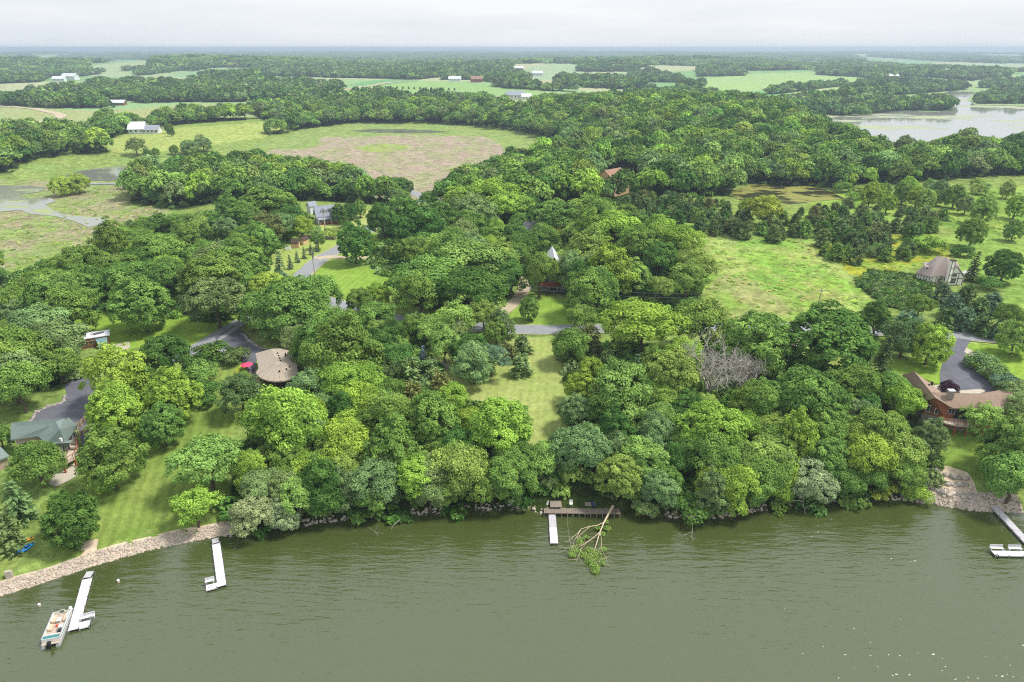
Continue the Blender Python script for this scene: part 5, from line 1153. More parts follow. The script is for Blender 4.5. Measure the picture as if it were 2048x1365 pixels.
# ---- far farm buildings
def farm(px, py, w, d, h, yaw, roof, wall, label, name='farm_building', cat='building', rise=.35, wins=3):
    p = gp(px, py); o = empty(name, p, R(yaw), label=label, cat=cat); T = h+d*rise
    boxes('wall', [(-w/2, -d/2, -1.5, w/2, d/2, h)], wall, o); e = .04*w+.2
    slab('roof', [(-w/2-e, 0, T), (w/2+e, 0, T), (w/2+e, -d/2-e, h-e*.5), (-w/2-e, -d/2-e, h-e*.5), (-w/2-e, d/2+e, h-e*.5), (w/2+e, d/2+e, h-e*.5)], [[0, 3, 2, 1], [0, 1, 5, 4]], roof, o, .25, local=True)
    for s in (-1, 1): pm('gable_wall', [(s*w/2, -d/2, h), (s*w/2, d/2, h), (s*w/2, 0, T-.3), (s*(w/2-.3), -d/2, h), (s*(w/2-.3), d/2, h), (s*(w/2-.3), 0, T-.3)], [[0, 1, 2], [3, 5, 4], [0, 3, 4, 1], [1, 4, 5, 2], [2, 5, 3, 0]], wall, o, local=True)
    for i in range(wins):
        x = -w/2+w*(i+.5)/wins; f = boxes('window', [(x-.9, -d/2-.06, h*.35, x+.9, -d/2, h*.8)], WFR, o); boxes('pane', [(x-.75, -d/2-.09, h*.4, x+.75, -d/2-.05, h*.75)], GLASS, f)
    return o
farm(278, 266, 13, 16, 4.2, 12, METAL, WHITEW, 'pale metal hall beside the white ranch house on the far field'); farm(305, 267, 14, 10, 3.8, 5, SHK, WHITEW, 'white ranch house with a grey roof on the far field', 'ranch_house', 'house', wins=4)
farm(1030, 199, 26, 14, 7, 4, SHK, WHITEW, 'large white farmhouse beyond the marsh', 'farmhouse', 'house', wins=5); farm(1052, 200, 14, 11, 5, 10, METAL, WHITEW, 'pale outbuilding right of the large white farmhouse')
farm(1158, 231, 15, 10, 4.0, -14, SHK, GREYW, 'low grey-roofed building at the ridge wood edge'); farm(1036, 143, 28, 15, 9, 0, METAL, BARNR, 'distant red barn below the wooded hills', 'barn', 'barn')
farm(953, 165, 22, 14, 7, 10, SHR, BARNR, 'distant reddish farmhouse at the field edge', 'farmhouse', 'house'); farm(910, 163, 26, 14, 6, 0, METAL, WHITEW, 'distant white shed left of the reddish farmhouse', 'farm_shed', 'shed')
farm(1897, 149, 30, 15, 8, -5, METAL, BARNR, 'distant red barn with a pale roof above the far lake', 'barn', 'barn'); farm(1785, 156, 26, 12, 5, 0, METAL, WHITEW, 'pale farm shed left of the distant red barn', 'farm_shed', 'shed')
farm(142, 160, 34, 18, 9, -8, METAL, WHITEW, 'distant white farm hall on the upper left field', 'farm_shed', 'shed'); farm(120, 163, 24, 14, 6, 10, METAL, WHITEW, 'smaller white shed left of the distant farm hall', 'farm_shed', 'shed')
farm(235, 211, 22, 9, 4, 0, METAL, BROWNW, 'low brown shed with a pale roof at the far wood edge', 'farm_shed', 'shed'); farm(815, 201, 15, 10, 6, 15, SHK, WHITEW, 'white house among trees beyond the marsh', 'farmhouse', 'house'); farm(712, 206, 15, 10, 6, -10, SHK, TANW, 'tan house among trees beyond the marsh, left one', 'farmhouse', 'house')
farm(1795, 117, 34, 16, 7, 0, METAL, WHITEW, 'white farm on the horizon fields', 'farm_shed', 'shed'); farm(1075, 152, 26, 14, 7, 0, METAL, WHITEW, 'distant white shed beside the orchard rows', 'farm_shed', 'shed')
# ------------------------------------------------------------ lake front
DOCKW = pmat('white_dock_decking', 'd9d7dd', .7, .08, 3, .1, stretch=(.4, 4, 1)); DOCKG = pmat('grey_dock_decking', 'bdbbc0', .8, .1, 3, .1, stretch=(.4, 4, 1)); STONE = pmat('shore_stone', 'cbbeae', .95, .3, 1.3, .4, c2='a3978a')
STONE2 = pmat('terrace_boulder', 'bdb4aa', .95, .3, 1.5, .4, c2='85807a'); SAND = pmat('sandy_gravel', 'cdbba2', .95, .2, 1.2, .3)
W3 = lambda px, py, z=.45: P3(px, py, z)
def run(o, a, b, w, n, mat, z=.45, gap=.03):
    """n dock sections from a to b, each with its own boards"""
    L = (b-a).length; yaw = math.atan2((b-a).y, (b-a).x); s = L/n
    for i in range(n):
        k = max(4, int(s/.3)); B = [(j*s/k+.008, -w/2, -.05, (j+1)*s/k-.008, w/2, 0) for j in range(k)]+[(gap, -w/2-.04, -.2, s-gap, -w/2+.05, -.045), (gap, w/2-.05, -.2, s-gap, w/2+.04, -.045)]
        boxes('deck_panel', B, mat, o, a+(b-a)*(i/n)-o.location, yaw)
    for i in range(n+1):
        p = a+(b-a)*(i/n); nrm = Vector((-(b-a).y, (b-a).x, 0)).normalized()
        for s_ in (-1, 1): q = p+nrm*s_*(w/2+.09); pt = bpy.data.objects.new; box('post', (-.045, -.045, -2.5, .045, .045, .25), STEEL, o, loc=q-o.location)
def bench(o, p, yaw, w, mat=DOCKW):
    b = boxes('bench', [(-w/2, -.25, .42, w/2, -.02, .46), (-w/2, .02, .42, w/2, .25, .46), (-w/2+.1, -.22, 0, -w/2+.18, .22, .42), (w/2-.18, -.22, 0, w/2-.1, .22, .42)], mat, o, p-o.location, yaw); boxes('backrest', [(-w/2, .26, .5, w/2, .3, .66), (-w/2, .3, .72, w/2, .34, .9), (-w/2+.1, .24, .0, -w/2+.16, .3, .9), (w/2-.16, .24, 0, w/2-.1, .3, .9)], mat, b)
def ladder(o, p, yaw):
    B = [(-.25, -.03, -1, -.21, .03, 1.0), (.21, -.03, -1, .25, .03, 1.0), (-.25, -.03, .96, -.21, .5, 1.0), (.21, -.03, .96, .25, .5, 1.0)]+[(-.21, -.02, z, .21, .02, z+.04) for z in (-.6, -.3, 0)]; boxes('ladder', B, STEEL, o, p-o.location, yaw)
# left L-shaped dock
a, b, c = W3(174, 1158), W3(148, 1254), W3(180, 1246); o = empty('dock', W3(150, 1250, 0), label='L-shaped white dock beside the pontoon boat', cat='dock', group='white docks along the shore')
r0 = W3(180, 1143, .75); run(o, r0, a, 1.0, 1, DOCKG); run(o, a, b+(b-a).normalized()*.6, 1.35, 5, DOCKW); d = (c-b).normalized(); run(o, b+d*.75, c, 1.3, 1, DOCKW)
yw = math.atan2(d.y, d.x); nrm = Vector((-d.y, d.x, 0)); bench(o, b+d*1.7+nrm*1.0+Vector((0, 0, .0)), yw, 2.0); ladder(o, c+d*.15, yw-math.pi/2)
# second L-shaped dock
a, b, c = W3(432, 1088), W3(443, 1168), W3(412, 1176); o = empty('dock', W3(441, 1168, 0), label='L-shaped white dock beside the silvery willow', cat='dock', group='white docks along the shore')
run(o, W3(430, 1077, .7), a, 1.0, 1, DOCKG); run(o, a, b+(b-a).normalized()*.5, 1.25, 4, DOCKW); d = (c-b).normalized(); run(o, b+d*.65, c, 1.2, 1, DOCKW); yw = math.atan2(d.y, d.x); nrm = Vector((d.y, -d.x, 0)); bench(o, b+d*1.7+nrm*.95, yw+math.pi, 1.4)
pts = []; V, F = [], []
q = c-d*.7; 
for i in range(12):
    t0, t1 = 6.283*i/12, 6.283*(i+1)/12; tube(V, F, (.32*math.cos(t0), .32*math.sin(t0), .08), (.32*math.cos(t1), .32*math.sin(t1), .08), .07, .07, 6)
tag(link('life_ring', npmesh('life_ring', V, F, WFR, True), None, q+Vector((0, 0, .02))), 'small white ring lying on the second dock', 'life ring')
# middle dock
a, b = W3(1104, 1028), W3(1108.5, 1087); o = empty('dock', W3(1108, 1080, 0), label='short straight white dock left of the fallen tree', cat='dock', group='white docks along the shore'); run(o, a, a+(b-a)*.48, 1.25, 2, DOCKG); run(o, a+(b-a)*.48, b, 1.3, 2, DOCKW)
# right dock
a, b, c = W3(1982, 1006, .6), W3(2062, 1092), W3(1986, 1106); e = W3(2070, 1108); o = empty('dock', W3(2040, 1080, 0), label='long grey-white dock with two benches at the right edge', cat='dock', group='white docks along the shore')
run(o, a, b, 1.3, 6, DOCKG); run(o, c, e, 1.25, 3, DOCKW); d = (e-c).normalized(); yw = math.atan2(d.y, d.x); nrm = Vector((-d.y, d.x, 0))
bench(o, c+d*1.0+nrm*.8, yw, 2.2); bench(o, c+d*4.1+nrm*.8, yw, 2.2); m_ = a+(b-a)*.42; ladder(o, m_+Vector((-.75, -.3, 0)), math.atan2((b-a).y, (b-a).x))
for x_, y_ in ((1990, 1106),): V, F = [], []; p = W3(x_, y_); [tube(V, F, (0, .3*math.cos(6.283*i/10), .3*math.sin(6.283*i/10)), (0, .3*math.cos(6.283*(i+1)/10), .3*math.sin(6.283*(i+1)/10)), .06, .06, 5) for i in range(10)]; link('roller_wheel', npmesh('roller_wheel', V, F, BLACK, True), o, p-o.location+Vector((0, -.75, -.1)))
# ---- pontoon boat
def pontoon():
    s, bw = W3(101, 1291, .4), W3(128, 1226, .4); ctr = (s+bw)/2; L = 6.9; yaw = math.atan2((bw-s).y, (bw-s).x); o = empty('pontoon_boat', Vector((ctr.x, ctr.y, 0)), yaw, label='white pontoon boat with tan seats and a teal stern cover at the left dock', cat='boat')
    HULL = pmat('brushed_aluminium', 'b9bcc0', .35, .08, 3, metal=.5); TANV = pmat('tan_vinyl', 'd6b8a0', .6, .08, 3); CARPET = pmat('boat_carpet', 'b8a99c', .95, .1, 5); WP = pmat('white_panel', 'e2e2dc', .5, .04, 2); TEALC = pmat('teal_boat_canvas', '2f7f86', .8, .08, 3); RED = pmat('red_cushion', 'd0432f', .7, .05, 2)
    for y in (-.95, .95):
        V, F = [], []; pr = [(-3.4, .30), (-3.3, .34), (2.6, .34), (3.1, .24), (3.4, .05)]
        for (x0, r0), (x1, r1) in zip(pr, pr[1:]): tube(V, F, (x0, y, .12+(.34-r0)*.5), (x1, y, .12+(.34-r1)*.5), r0, r1, 12)
        n = len(V); V.append((-3.42, y, .12)); F += [(n, i, (i+1) % 12, n) for i in range(12)]; me = bpy.data.meshes.new('pontoon'); me.from_pydata(V, [], [tuple(dict.fromkeys(f)) for f in F]); me.materials.append(HULL); link('pontoon', me, o)
    box('deck', (-3.2, -1.22, .46, 3.1, 1.22, .58), CARPET, o, .03)
    for y in (-1.2, 1.14): f = box('fence_panel', (-2.7, y, .6, 2.7, y+.06, 1.28), WP, o, .02); boxes('rail', [(-2.75, y+.0, 1.28, 2.75, y+.06, 1.34)], STEEL, o); boxes('stripe', [(-2.6, y-.012 if y < 0 else y+.06, .78, 2.6, y if y < 0 else y+.072, .9)], TEALC, f)
    box('fence_panel', (2.66, -1.14, .6, 2.72, -.35, 1.28), WP, o, .02); box('fence_panel', (2.66, .35, .6, 2.72, 1.14, 1.28), WP, o, .02); box('fence_panel', (-2.76, -1.14, .6, -2.7, 1.14, 1.28), WP, o, .02)
    for (x0, y0, x1, y1) in ((1.0, -1.1, 2.5, -.5), (1.0, .5, 2.5, 1.1), (-.6, .5, .6, 1.1), (-2.1, -1.1, -1.5, 1.0)):
        se = box('seat', (x0, y0, .6, x1, y1, .98), TANV, o, .06); yb = y0 if y0 < -.4 and x1-x0 > 1 else y1
        if x1-x0 > 1: box('backrest', (x0, (y0 if y0 < 0 else y1-.16), .98, x1, (y0+.16 if y0 < 0 else y1), 1.3), WP, se, .05)
        else: box('backrest', (x0, y0, .98, x0+.16, y1, 1.35), WP, se, .05)
    box('stern_cover', (-2.68, -1.1, 1.0, -2.15, 1.1, 1.16), TEALC, o, .05); box('console', (-.9, -1.1, .6, -.2, -.45, 1.4), WP, o, .08); V, F = [], []
    for i in range(10): t0, t1 = .628*i, .628*(i+1); tube(V, F, (-1.0, -.77+.19*math.cos(t0), 1.3+.19*math.sin(t0)), (-1.0, -.77+.19*math.cos(t1), 1.3+.19*math.sin(t1)), .025, .025, 5)
    link('steering_wheel', npmesh('steering_wheel', V, F, BLACK, True), o); box('captain_seat', (-1.5, -1.0, .6, -1.0, -.5, 1.15), BLACK, o, .08); box('cushion', (.1, -.15, .6, .5, .25, .8), RED, o, .06); box('table', (.8, -.3, 1.05, 1.6, .3, 1.1), WP, o, .02); box('table_leg', (1.15, -.04, .58, 1.25, .04, 1.05), STEEL, o)
    mt = box('outboard_motor', (-3.75, -.24, .75, -3.2, .24, 1.3), BLACK, o, .1); box('motor_leg', (-3.6, -.1, -.3, -3.35, .1, .75), BLACK, mt, .02); boxes('bow_gate', [(2.9, -.4, .58, 2.95, -.35, 1.3), (2.9, .35, .58, 2.95, .4, 1.3), (2.9, -.4, 1.26, 2.95, .4, 1.31)], WFR, o)
    box('motor_cover', (3.0, -1.2, .58, 3.5, -.8, 1.3), WFR, o, .1)
pontoon()
def buoy(px, py, label):
    p = W3(px, py, 0); o = empty('buoy', p, label=label, cat='buoy', group='white mooring markers near the left docks'); V, F = [], []
    for (z0, r0), (z1, r1) in zip([(-.3, .05), (-.2, .22), (.35, .22), (.45, .12)], [(-.2, .22), (.35, .22), (.45, .12), (.46, .01)]): tube(V, F, (0, 0, z0), (0, 0, z1), r0, r1, 10)
    link('float', npmesh('float', V, F, WFR, True), o); V, F = [], []; tube(V, F, (0, 0, .12), (0, 0, .22), .226, .226, 10); link('band', npmesh('band', V, F, REDWOOD, True), o)
buoy(237, 1164, 'white marker buoy standing between the two left docks'); buoy(79, 1212, 'white marker buoy above the pontoon boat')
# ---- kayaks
def kayak(px, py, L, yaw, mat, label, w=.75):
    p = gp(px, py); o = empty('kayak', p+Vector((0, 0, .02)), R(yaw), label=label, cat='kayak', group='kayaks pulled up on the left shore'); V, F = [], []; n, k = 14, 10
    for i in range(n+1):
        t = i/n*2-1; s = max(.02, (1-abs(t)**2.6))
        for j in range(k): a = 6.283*j/k; V.append((t*L/2, math.cos(a)*w/2*s, .2+math.sin(a)*.2*s**.6+.1*t*t))
    for i in range(n):
        for j in range(k): F.append((i*k+j, i*k+(j+1) % k, (i+1)*k+(j+1) % k, (i+1)*k+j))
    link('hull', npmesh('hull', V, F, mat, True), o); box('cockpit', (-.5, -.22, .3, .45, .22, .42), BLACK, o, .06); box('seat', (-.3, -.18, .4, -.2, .18, .6), BLACK, o, .03); box('hatch', (.8, -.16, .34, 1.15, .16, .4), BLACK, o, .03)
BLUEP = pmat('blue_plastic', '1f86d0', .4, .1, 2); ORP = pmat('orange_plastic', 'e59a22', .4, .1, 2)
kayak(46, 1100, 2.8, 70, BLUEP, 'left bright blue kayak on the grass by the stone shore', .8); kayak(56, 1098, 2.8, 76, BLUEP, 'right bright blue kayak on the grass by the stone shore', .8); kayak(50, 1083, 2.9, 22, ORP, 'orange kayak lying above the blue kayaks', .7)
p = gp(20, 1155); box('stone_slab', (-.5, -.25, -.2, .5, .25, 1.3), CONC, None, .04, loc=p, rz=.3, label='upright grey slab at the left end of the stone shore', cat='slab')
# ---- stones of the shore
def rock(seed, mat, sub=1):
    rs = np.random.RandomState(seed); bm = bmesh.new(); bmesh.ops.create_icosphere(bm, subdivisions=sub, radius=1)
    sx = rs.uniform(.7, 1.3, 3); pl = sph(rs, 4)
    for v in bm.verts:
        q = np.array(v.co); 
        for d in pl: 
            e = q@d
            if e > .62: q = q-d*(e-.62)
        v.co = Vector(q*sx*(1+rs.normal(0, .04)))
    me = bpy.data.meshes.new('stone'); bm.to_mesh(me); bm.free(); me.materials.append(mat); return me
RK = [rock(i, STONE) for i in range(5)]; RB = [rock(20+i, STONE2, 2) for i in range(5)]
def stones(name, pts, w0, w1, n, s, label, mats=(STONE,), dz=.0):
    """many small stones along a shoreline, one mass"""
    rs = np.random.RandomState(len(pts)*7+n); P = np.array([tuple(flat(*p)) for p in pts]); sg = np.hypot(*np.diff(P, axis=0).T); cu = np.concatenate([[0], np.cumsum(sg)]); VV, FF, c = [], [], 0
    base = [(np.array([tuple(v.co) for v in m.vertices]), np.array([tuple(p.vertices) for p in m.polygons])) for m in RK]
    for _ in range(n):
        t = rs.uniform(0, cu[-1]); i = min(np.searchsorted(cu, t, 'right')-1, len(sg)-1); f = (t-cu[i])/sg[i]; q = P[i]+(P[i+1]-P[i])*f; d = P[i+1]-P[i]; nm = np.array([-d[1], d[0]])/sg[i]; q = q+nm*rs.uniform(w0, w1); r = rs.uniform(*s)*rs.choice([.7, 1, 1, 1.3]); z = max(G(*q), -.15)
        v, fa = base[rs.randint(5)]; a = rs.uniform(0, 6.28); ca, sa = math.cos(a), math.sin(a); M = np.array([[ca, -sa, 0], [sa, ca, 0], [0, 0, .7]])
        VV.append(v@M.T*r+[q[0], q[1], z+r*.1]); FF.append(fa+c); c += len(v)
    return link(name, npmesh(name, np.concatenate(VV), np.concatenate(FF), mats[0]), kind='stuff', label=label, cat='stones')
LSH = [(-60,1206),(0,1190),(90,1163),(180,1132),(300,1098),(440,1070),(465,1071)]
ribbon('stone_bank', [tuple(flat(*p)+np.array([-.2, .8])) for p in LSH], 2.2, SAND, .05, .7, True, 6, 0.0, kind='structure')
stones('shore_stones', LSH, -.35, 1.75, 2900, (.12, .28), 'pale stone edging along the left lakeshore')
stones('shore_stones', [(460,1072),(560,1058),(650,1043),(760,1034),(900,1024),(1000,1018),(1060,1019),(1085,1028)], -.3, .9, 300, (.12, .4), 'scattered stones at the water edge under the left wood')
stones('shore_stones', [(1330,1033),(1420,1036),(1500,1024),(1570,1013),(1640,1005),(1729,999),(1800,999),(1860,1007)], -.3, .9, 330, (.14, .45), 'scattered stones at the water edge under the right wood')
stones('shore_stones', [(1858,1004),(1900,1014),(1950,1021),(2000,1022),(2048,1023)], -.3, 3.4, 1500, (.14, .36), 'pebbly stone beach below the boulder terraces')
ribbon('path', [(178,1126),(177,1112),(178,1098),(180,1082)], [4.5, 2.6, 2.4, 2.6], SAND, .07, .8, kind='structure')
sheet('terrace_gravel', [(1852,940),(1870,930),(1900,934),(1935,946),(1948,965),(1955,990),(1975,1005),(2000,1018),(1955,1019),(1900,1012),(1868,1003),(1850,975),(1842,955)], SAND, .07, .8, kind='structure')
def boulders(name, px, r, label, seed):
    P = [gp(*p) for p in px]; o = empty(name, P[0], label=label, cat='rock wall', group='boulder terraces on the right shore'); rs = random.Random(seed)
    for a, b in zip(P, P[1:]):
        n = max(1, int((b-a).length/(r*1.05)))
        for k in range(n):
            p = a+(b-a)*(k/n)+Vector((rs.uniform(-.2, .2), rs.uniform(-.3, .3), 0)); s = r*rs.uniform(.6, 1.3); q = link('stone', rs.choice(RB+RK[:2]), o, Vector((p.x, p.y, G(p.x, p.y)+s*.25))-o.location, rs.uniform(0, 6)); q.scale = (s, s, s*.75)
boulders('boulder_wall', [(1874,944),(1888,952),(1905,955),(1925,958),(1944,960)], .68, 'top row of boulders in the gravel terraces by the right shore', 1)
boulders('boulder_wall', [(1868,962),(1882,967),(1900,971),(1925,973),(1950,978)], .68, 'middle row of boulders in the gravel terraces by the right shore', 2)
boulders('boulder_wall', [(1848,962),(1858,976),(1872,984),(1895,989),(1925,993),(1955,996)], .7, 'lowest row of boulders in the gravel terraces by the right shore', 3)
for i, (x, y) in enumerate(((1872, 964), (1888, 968))): p = gp(x, y); box('stone_slab', (-1.0, -.45, -.1, 1.0, .45, .38), STONE2, None, .08, loc=p+Vector((0, 0, .1)), rz=-.6, label=('left' if i == 0 else 'right')+' long flat stone slab lying in the gravel terraces', cat='slab', group='flat stone slabs')
for i, (x, y, s) in enumerate(((1843, 1004, .55), (1728, 1000, .5), (1694, 1001, .42))): p = W3(x, y, .1); q = link('boulder', RB[i], None, p, i); q.scale = (s, s, s*.8); tag(q, ('pale boulder at the water edge left of the pebbly beach', 'lone boulder at the water edge under the right wood', 'smaller boulder at the water edge right of the willow')[i], 'boulder')
for i, (x, y, s) in enumerate(((888, 733, .8), (896, 737, .7), (903, 735, .5), (870, 723, .6))): p = gp(x, y); q = link('boulder', RB[i], None, p+Vector((0, 0, s*.3)), i*2); q.scale = (s*1.2, s*.8, s); tag(q, ('largest grey boulder of the row in the clearing', 'middle grey boulder of the row in the clearing', 'smallest boulder at the right end of the clearing row', 'lone grey boulder above the clearing row')[i], 'boulder', 'boulders in the clearing')
for P_, lb in (([(60,846),(70,828),(96,815),(128,805),(131,790)], 'low stone edging left of the asphalt yard'), ([(484,668),(500,684),(520,696),(545,703)], 'low stone edging above the curved-roof house drive')): boulders('stone_edging', P_, .4, lb, 9)
# ---- timber landing at the shore under the right wood
def landing():
    o = empty('timber_landing', gp(1150, 1020), label='weathered timber landing along the shore behind the short dock', cat='landing'); A, B = W3(1088, 1026, .75), W3(1240, 1028, .75); L = (B-A).length; yaw = math.atan2((B-A).y, (B-A).x); rs = random.Random(4); x = 0
    while x < L: w = rs.uniform(.24, .36); box('plank', (x, -.1, -.06, x+w-.03, rs.uniform(1.5, 1.75), 0), WOODB, o, loc=A-o.location, rz=yaw); x += w
    for i in range(14): box('pile', (i*L/13-.07, -.32, -2, i*L/13+.07, -.18, rs.uniform(.1, .4)), WOODB, o, loc=A-o.location, rz=yaw)
    for px, py, w, d in ((1107, 1012, 1.3, 1.5), (1116, 1012, 1.3, 1.5), (1180, 1012, 2.0, .9)): p = gp(px, py); box('ramp', (-w/2, -d/2, 0, w/2, d/2, .1), WOODB, o, .02, loc=p+Vector((0, 0, .35))-o.location, rz=.05, rx=.25)
landing()
def chair(px, py, mat, label, yaw=0):
    p = gp(px, py); p.z += .35 if py > 1000 else 0; o = empty('lawn_chair', p, R(yaw), label=label, cat='chair'); boxes('seat', [(-.3, -.3, .34, .3, .3, .39)], mat, o); boxes('backrest', [(-.3, .28, .36, .3, .34, 1.0)], mat, o)
    for sx in (-.28, .24): box('armrest', (sx, -.3, .56, sx+.05, .32, .6), mat, o); box('leg', (sx, -.3, 0, sx+.05, -.25, .58), mat, o); box('leg', (sx, .25, 0, sx+.05, .3, .58), mat, o)
chair(1142, 1014, WFR, 'white plastic chair on the timber landing'); chair(1186, 1017, pmat('dark_blue_fabric', '2b4a68', .8, .1, 3), 'dark blue chair on the timber landing', 20); chair(915, 776, pmat('red_plastic', 'c4502f', .6, .1, 3), 'red chair at the clearing edge', 200)
p = gp(1094, 1016); o = empty('umbrella_stand', p, 0, label='small folded white parasol at the left end of the landing', cat='parasol'); box('pole', (-.03, -.03, 0, .03, .03, 1.6), STEEL, o); V, F = [], []; tube(V, F, (0, 0, .8), (.25, 0, 1.75), .22, .04, 8); link('canopy', npmesh('canopy', V, F, WFR, True), o)
# ---- tree fallen into the lake
def fallen():
    a, m_, e = P3(1217, 1028, 1.2), P3(1200, 1064, .9), P3(1188, 1104, .25); o = empty('fallen_tree', Vector((a.x, a.y, 0)), label='fallen tree lying out in the lake with leaves at its tip', cat='tree'); rs = np.random.RandomState(3); V, F, ends = [], [], []; BW = pmat('bleached_wood', 'cbb99f', .9, .15, 4)
    q = [np.array(p-o.location) for p in (P3(1226, 1012, 1.6), a, P3(1208, 1045, 1.0), m_, e)]
    for i in range(4): tube(V, F, q[i], q[i+1], .24-.045*i, .2-.045*i, 8)
    for s, t, r in ((3, P3(1160, 1092, .5), .1), (3, P3(1208, 1112, .15), .07), (2, P3(1168, 1072, 1.1), .1), (4, P3(1182, 1128, .1), .06), (4, P3(1197, 1126, .1), .06), (4, P3(1176, 1114, .2), .06), (3, P3(1148, 1104, .2), .07)):
        t = np.array(t-o.location); d = t-q[s]; L = np.linalg.norm(d); branches(V, F, rs, q[s], d/L, L, r, 2, .22, 0, ends, 2)
    link('trunk', npmesh('trunk', V, F, BW, True), o); parts = []
    cl = [(1150,1098,.9),(1160,1086,.6),(1168,1108,.8),(1180,1120,.9),(1190,1132,.9),(1200,1122,.8),(1186,1112,.7),(1204,1068,.5),(1214,1056,.5),(1196,1056,.45),(1172,1074,.45),(1144,1108,.7),(1206,1098,.5),(1178,1100,.7),(1192,1106,.7),(1160,1078,.4),(1212,1044,.4),(1190,1140,.6)]
    for x, y, s in cl:
        c = np.array(P3(x, y, .45)-o.location); s *= 1.3; k = int(260*s); sq = sph(rs, k)*np.array([.9, .8, .4])*s*rs.uniform(.3, 1.2, (k, 1)); parts.append((kites(c+sq, sq+[0, 0, .8], .09, rs, 2.0, up=np.tile([.3, -1., -.3], (k, 1))), np.clip(rs.normal(.5, .2, k), 0, 1)))
    f = link('foliage', mk('foliage', parts, LEAF), o); f.color = (*TONE['l'], 1)
fallen()
def driftwood(p0, p1, label, seed, r=.08):
    a, b = P3(*p0), P3(*p1); o = empty('driftwood', a, label=label, cat='branch', group='bare branches over the water'); V, F = [], []; d = b-a; branches(V, F, np.random.RandomState(seed), (0, 0, 0), np.array(d.normalized()), d.length, r, 2, .3, 0, None, 3); link('limb', npmesh('limb', V, F, DEADBARK, True), o)
driftwood((800,1040,1.0), (755,1066,.1), 'bare limb trailing into the water left of the leaning tree', 2); driftwood((1382,1040,1.2), (1380,1075,.1), 'small bare twigs hanging into the water right of the fallen tree', 3, .06); driftwood((1628,985,2.0), (1610,1030,.2), 'bare lower limbs under the silvery willow on the right shore', 4, .1)
# ---- pink parasol, cars, hedges
p = gp(496, 745); o = empty('parasol', p, label='pink parasol beside the curved-roof house', cat='parasol'); box('pole', (-.04, -.04, 0, .04, .04, 2.5), WFR, o); V = [(0, 0, 2.65)]; k = 8
for i in range(k): V.append((1.5*math.cos(.785*i), 1.5*math.sin(.785*i), 2.05))
V += [(v[0], v[1], v[2]-.05) for v in V]; pm('canopy', V, [[0, 1+i, 1+(i+1) % k] for i in range(k)]+[[9, 10+(i+1) % k, 10+i] for i in range(k)]+[[1+i, 10+i, 10+(i+1) % k, 1+(i+1) % k] for i in range(k)], PINK, o, local=True)
for i in range(4): a = .5+1.57*i; c_ = boxes('seat', [(-.25, -.25, .4, .25, .25, .46), (-.25, .22, .4, .25, .27, .9), (-.25, -.25, 0, -.2, -.2, .4), (.2, -.25, 0, .25, -.2, .4), (-.25, .2, 0, -.2, .25, .4), (.2, .2, 0, .25, .25, .4)], BLACK, o, Vector((1.2*math.cos(a), 1.2*math.sin(a), 0)), a-math.pi/2)
box('table', (-.5, -.5, .7, .5, .5, .75), BLACK, o, .05)
def hedge(pts, w, h, tone, label):
    P = [gp(*q) for q in pts]; o = empty('hedge', P[0], label=label, cat='hedge')
    for a, b in zip(P, P[1:]):
        n = max(1, int((b-a).length/(w*.45)))
        for i in range(n): p = a+(b-a)*(i/n); c = link('bush', rnd.choice(SHRUB), o, Vector((p.x, p.y, p.z+h*.35))-o.location, rnd.uniform(0, 6)); c.scale = (w*.6, w*.6, h*.7); shade(c, tone, .06)
TONE['yy'] = lin('cfd83a'); TONE['yv'] = lin('c3cf52')
hedge([(477,747),(486,738),(494,735)], 1.2, 1.0, 'yv', 'low yellow-green hedge left of the pink parasol'); hedge([(477,750),(488,752),(498,752)], 1.1, .9, 'yv', 'low yellow-green hedge in front of the pink parasol'); hedge([(494,776),(500,786),(506,796)], 1.6, 1.2, 'yy', 'bright yellow shrub bed below the curved-roof house'); hedge([(484,758),(494,762),(500,766)], 2.4, 1.8, 'm', 'green shrub bed below the parasol hedge')
def car(px, py, yaw, paint, label):
    p = gp(px, py); o = empty('parked_car', p+Vector((0, 0, .15)), R(yaw), label=label, cat='car'); pr = [(-2.2, .35), (-2.2, .85), (-1.9, .95), (-1.3, 1.45), (.3, 1.48), (1.0, .98), (2.0, .85), (2.2, .6), (2.2, .35)]; n = len(pr); V = [(x, -.88, z) for x, z in pr]+[(x, .88, z) for x, z in pr]
    for i, (x, z) in enumerate(pr):
        if z > 1.2: V[i] = (x, -.7, z); V[i+n] = (x, .7, z)
    b_ = pm('body', V, [list(range(n)), list(range(2*n-1, n-1, -1))]+[[i, i+n, (i+1) % n+n, (i+1) % n] for i in range(n)], paint, o, local=True)
    boxes('side_window', [(-1.25, -.86, .98, .35, -.74, 1.36), (-1.25, .74, .98, .35, .86, 1.36)], GLASS, o); pm('windscreen', [(.36, -.66, 1.45), (.36, .66, 1.45), (1.0, .8, 1.02), (1.0, -.8, 1.02), (.4, -.66, 1.49), (.4, .66, 1.49), (1.04, .8, 1.04), (1.04, -.8, 1.04)], [[0, 1, 2, 3], [4, 7, 6, 5], [0, 4, 5, 1], [1, 5, 6, 2], [2, 6, 7, 3], [3, 7, 4, 0]], GLASS, o, local=True)
    for x in (-1.35, 1.35):
        for y in (-.8, .8): V, F = [], []; tube(V, F, (x, y-.1, .17), (x, y+.1, .17), .32, .32, 12); w = link('wheel', npmesh('wheel', V, F, BLACK, True), o); boxes('rim', [(x-.15, y-.12, .02, x+.15, y+.12, .32)], STEEL, w)
    for y in (-.65, .65): boxes('headlight', [(2.18, y-.15, .55, 2.23, y+.15, .7)], WFR, o)
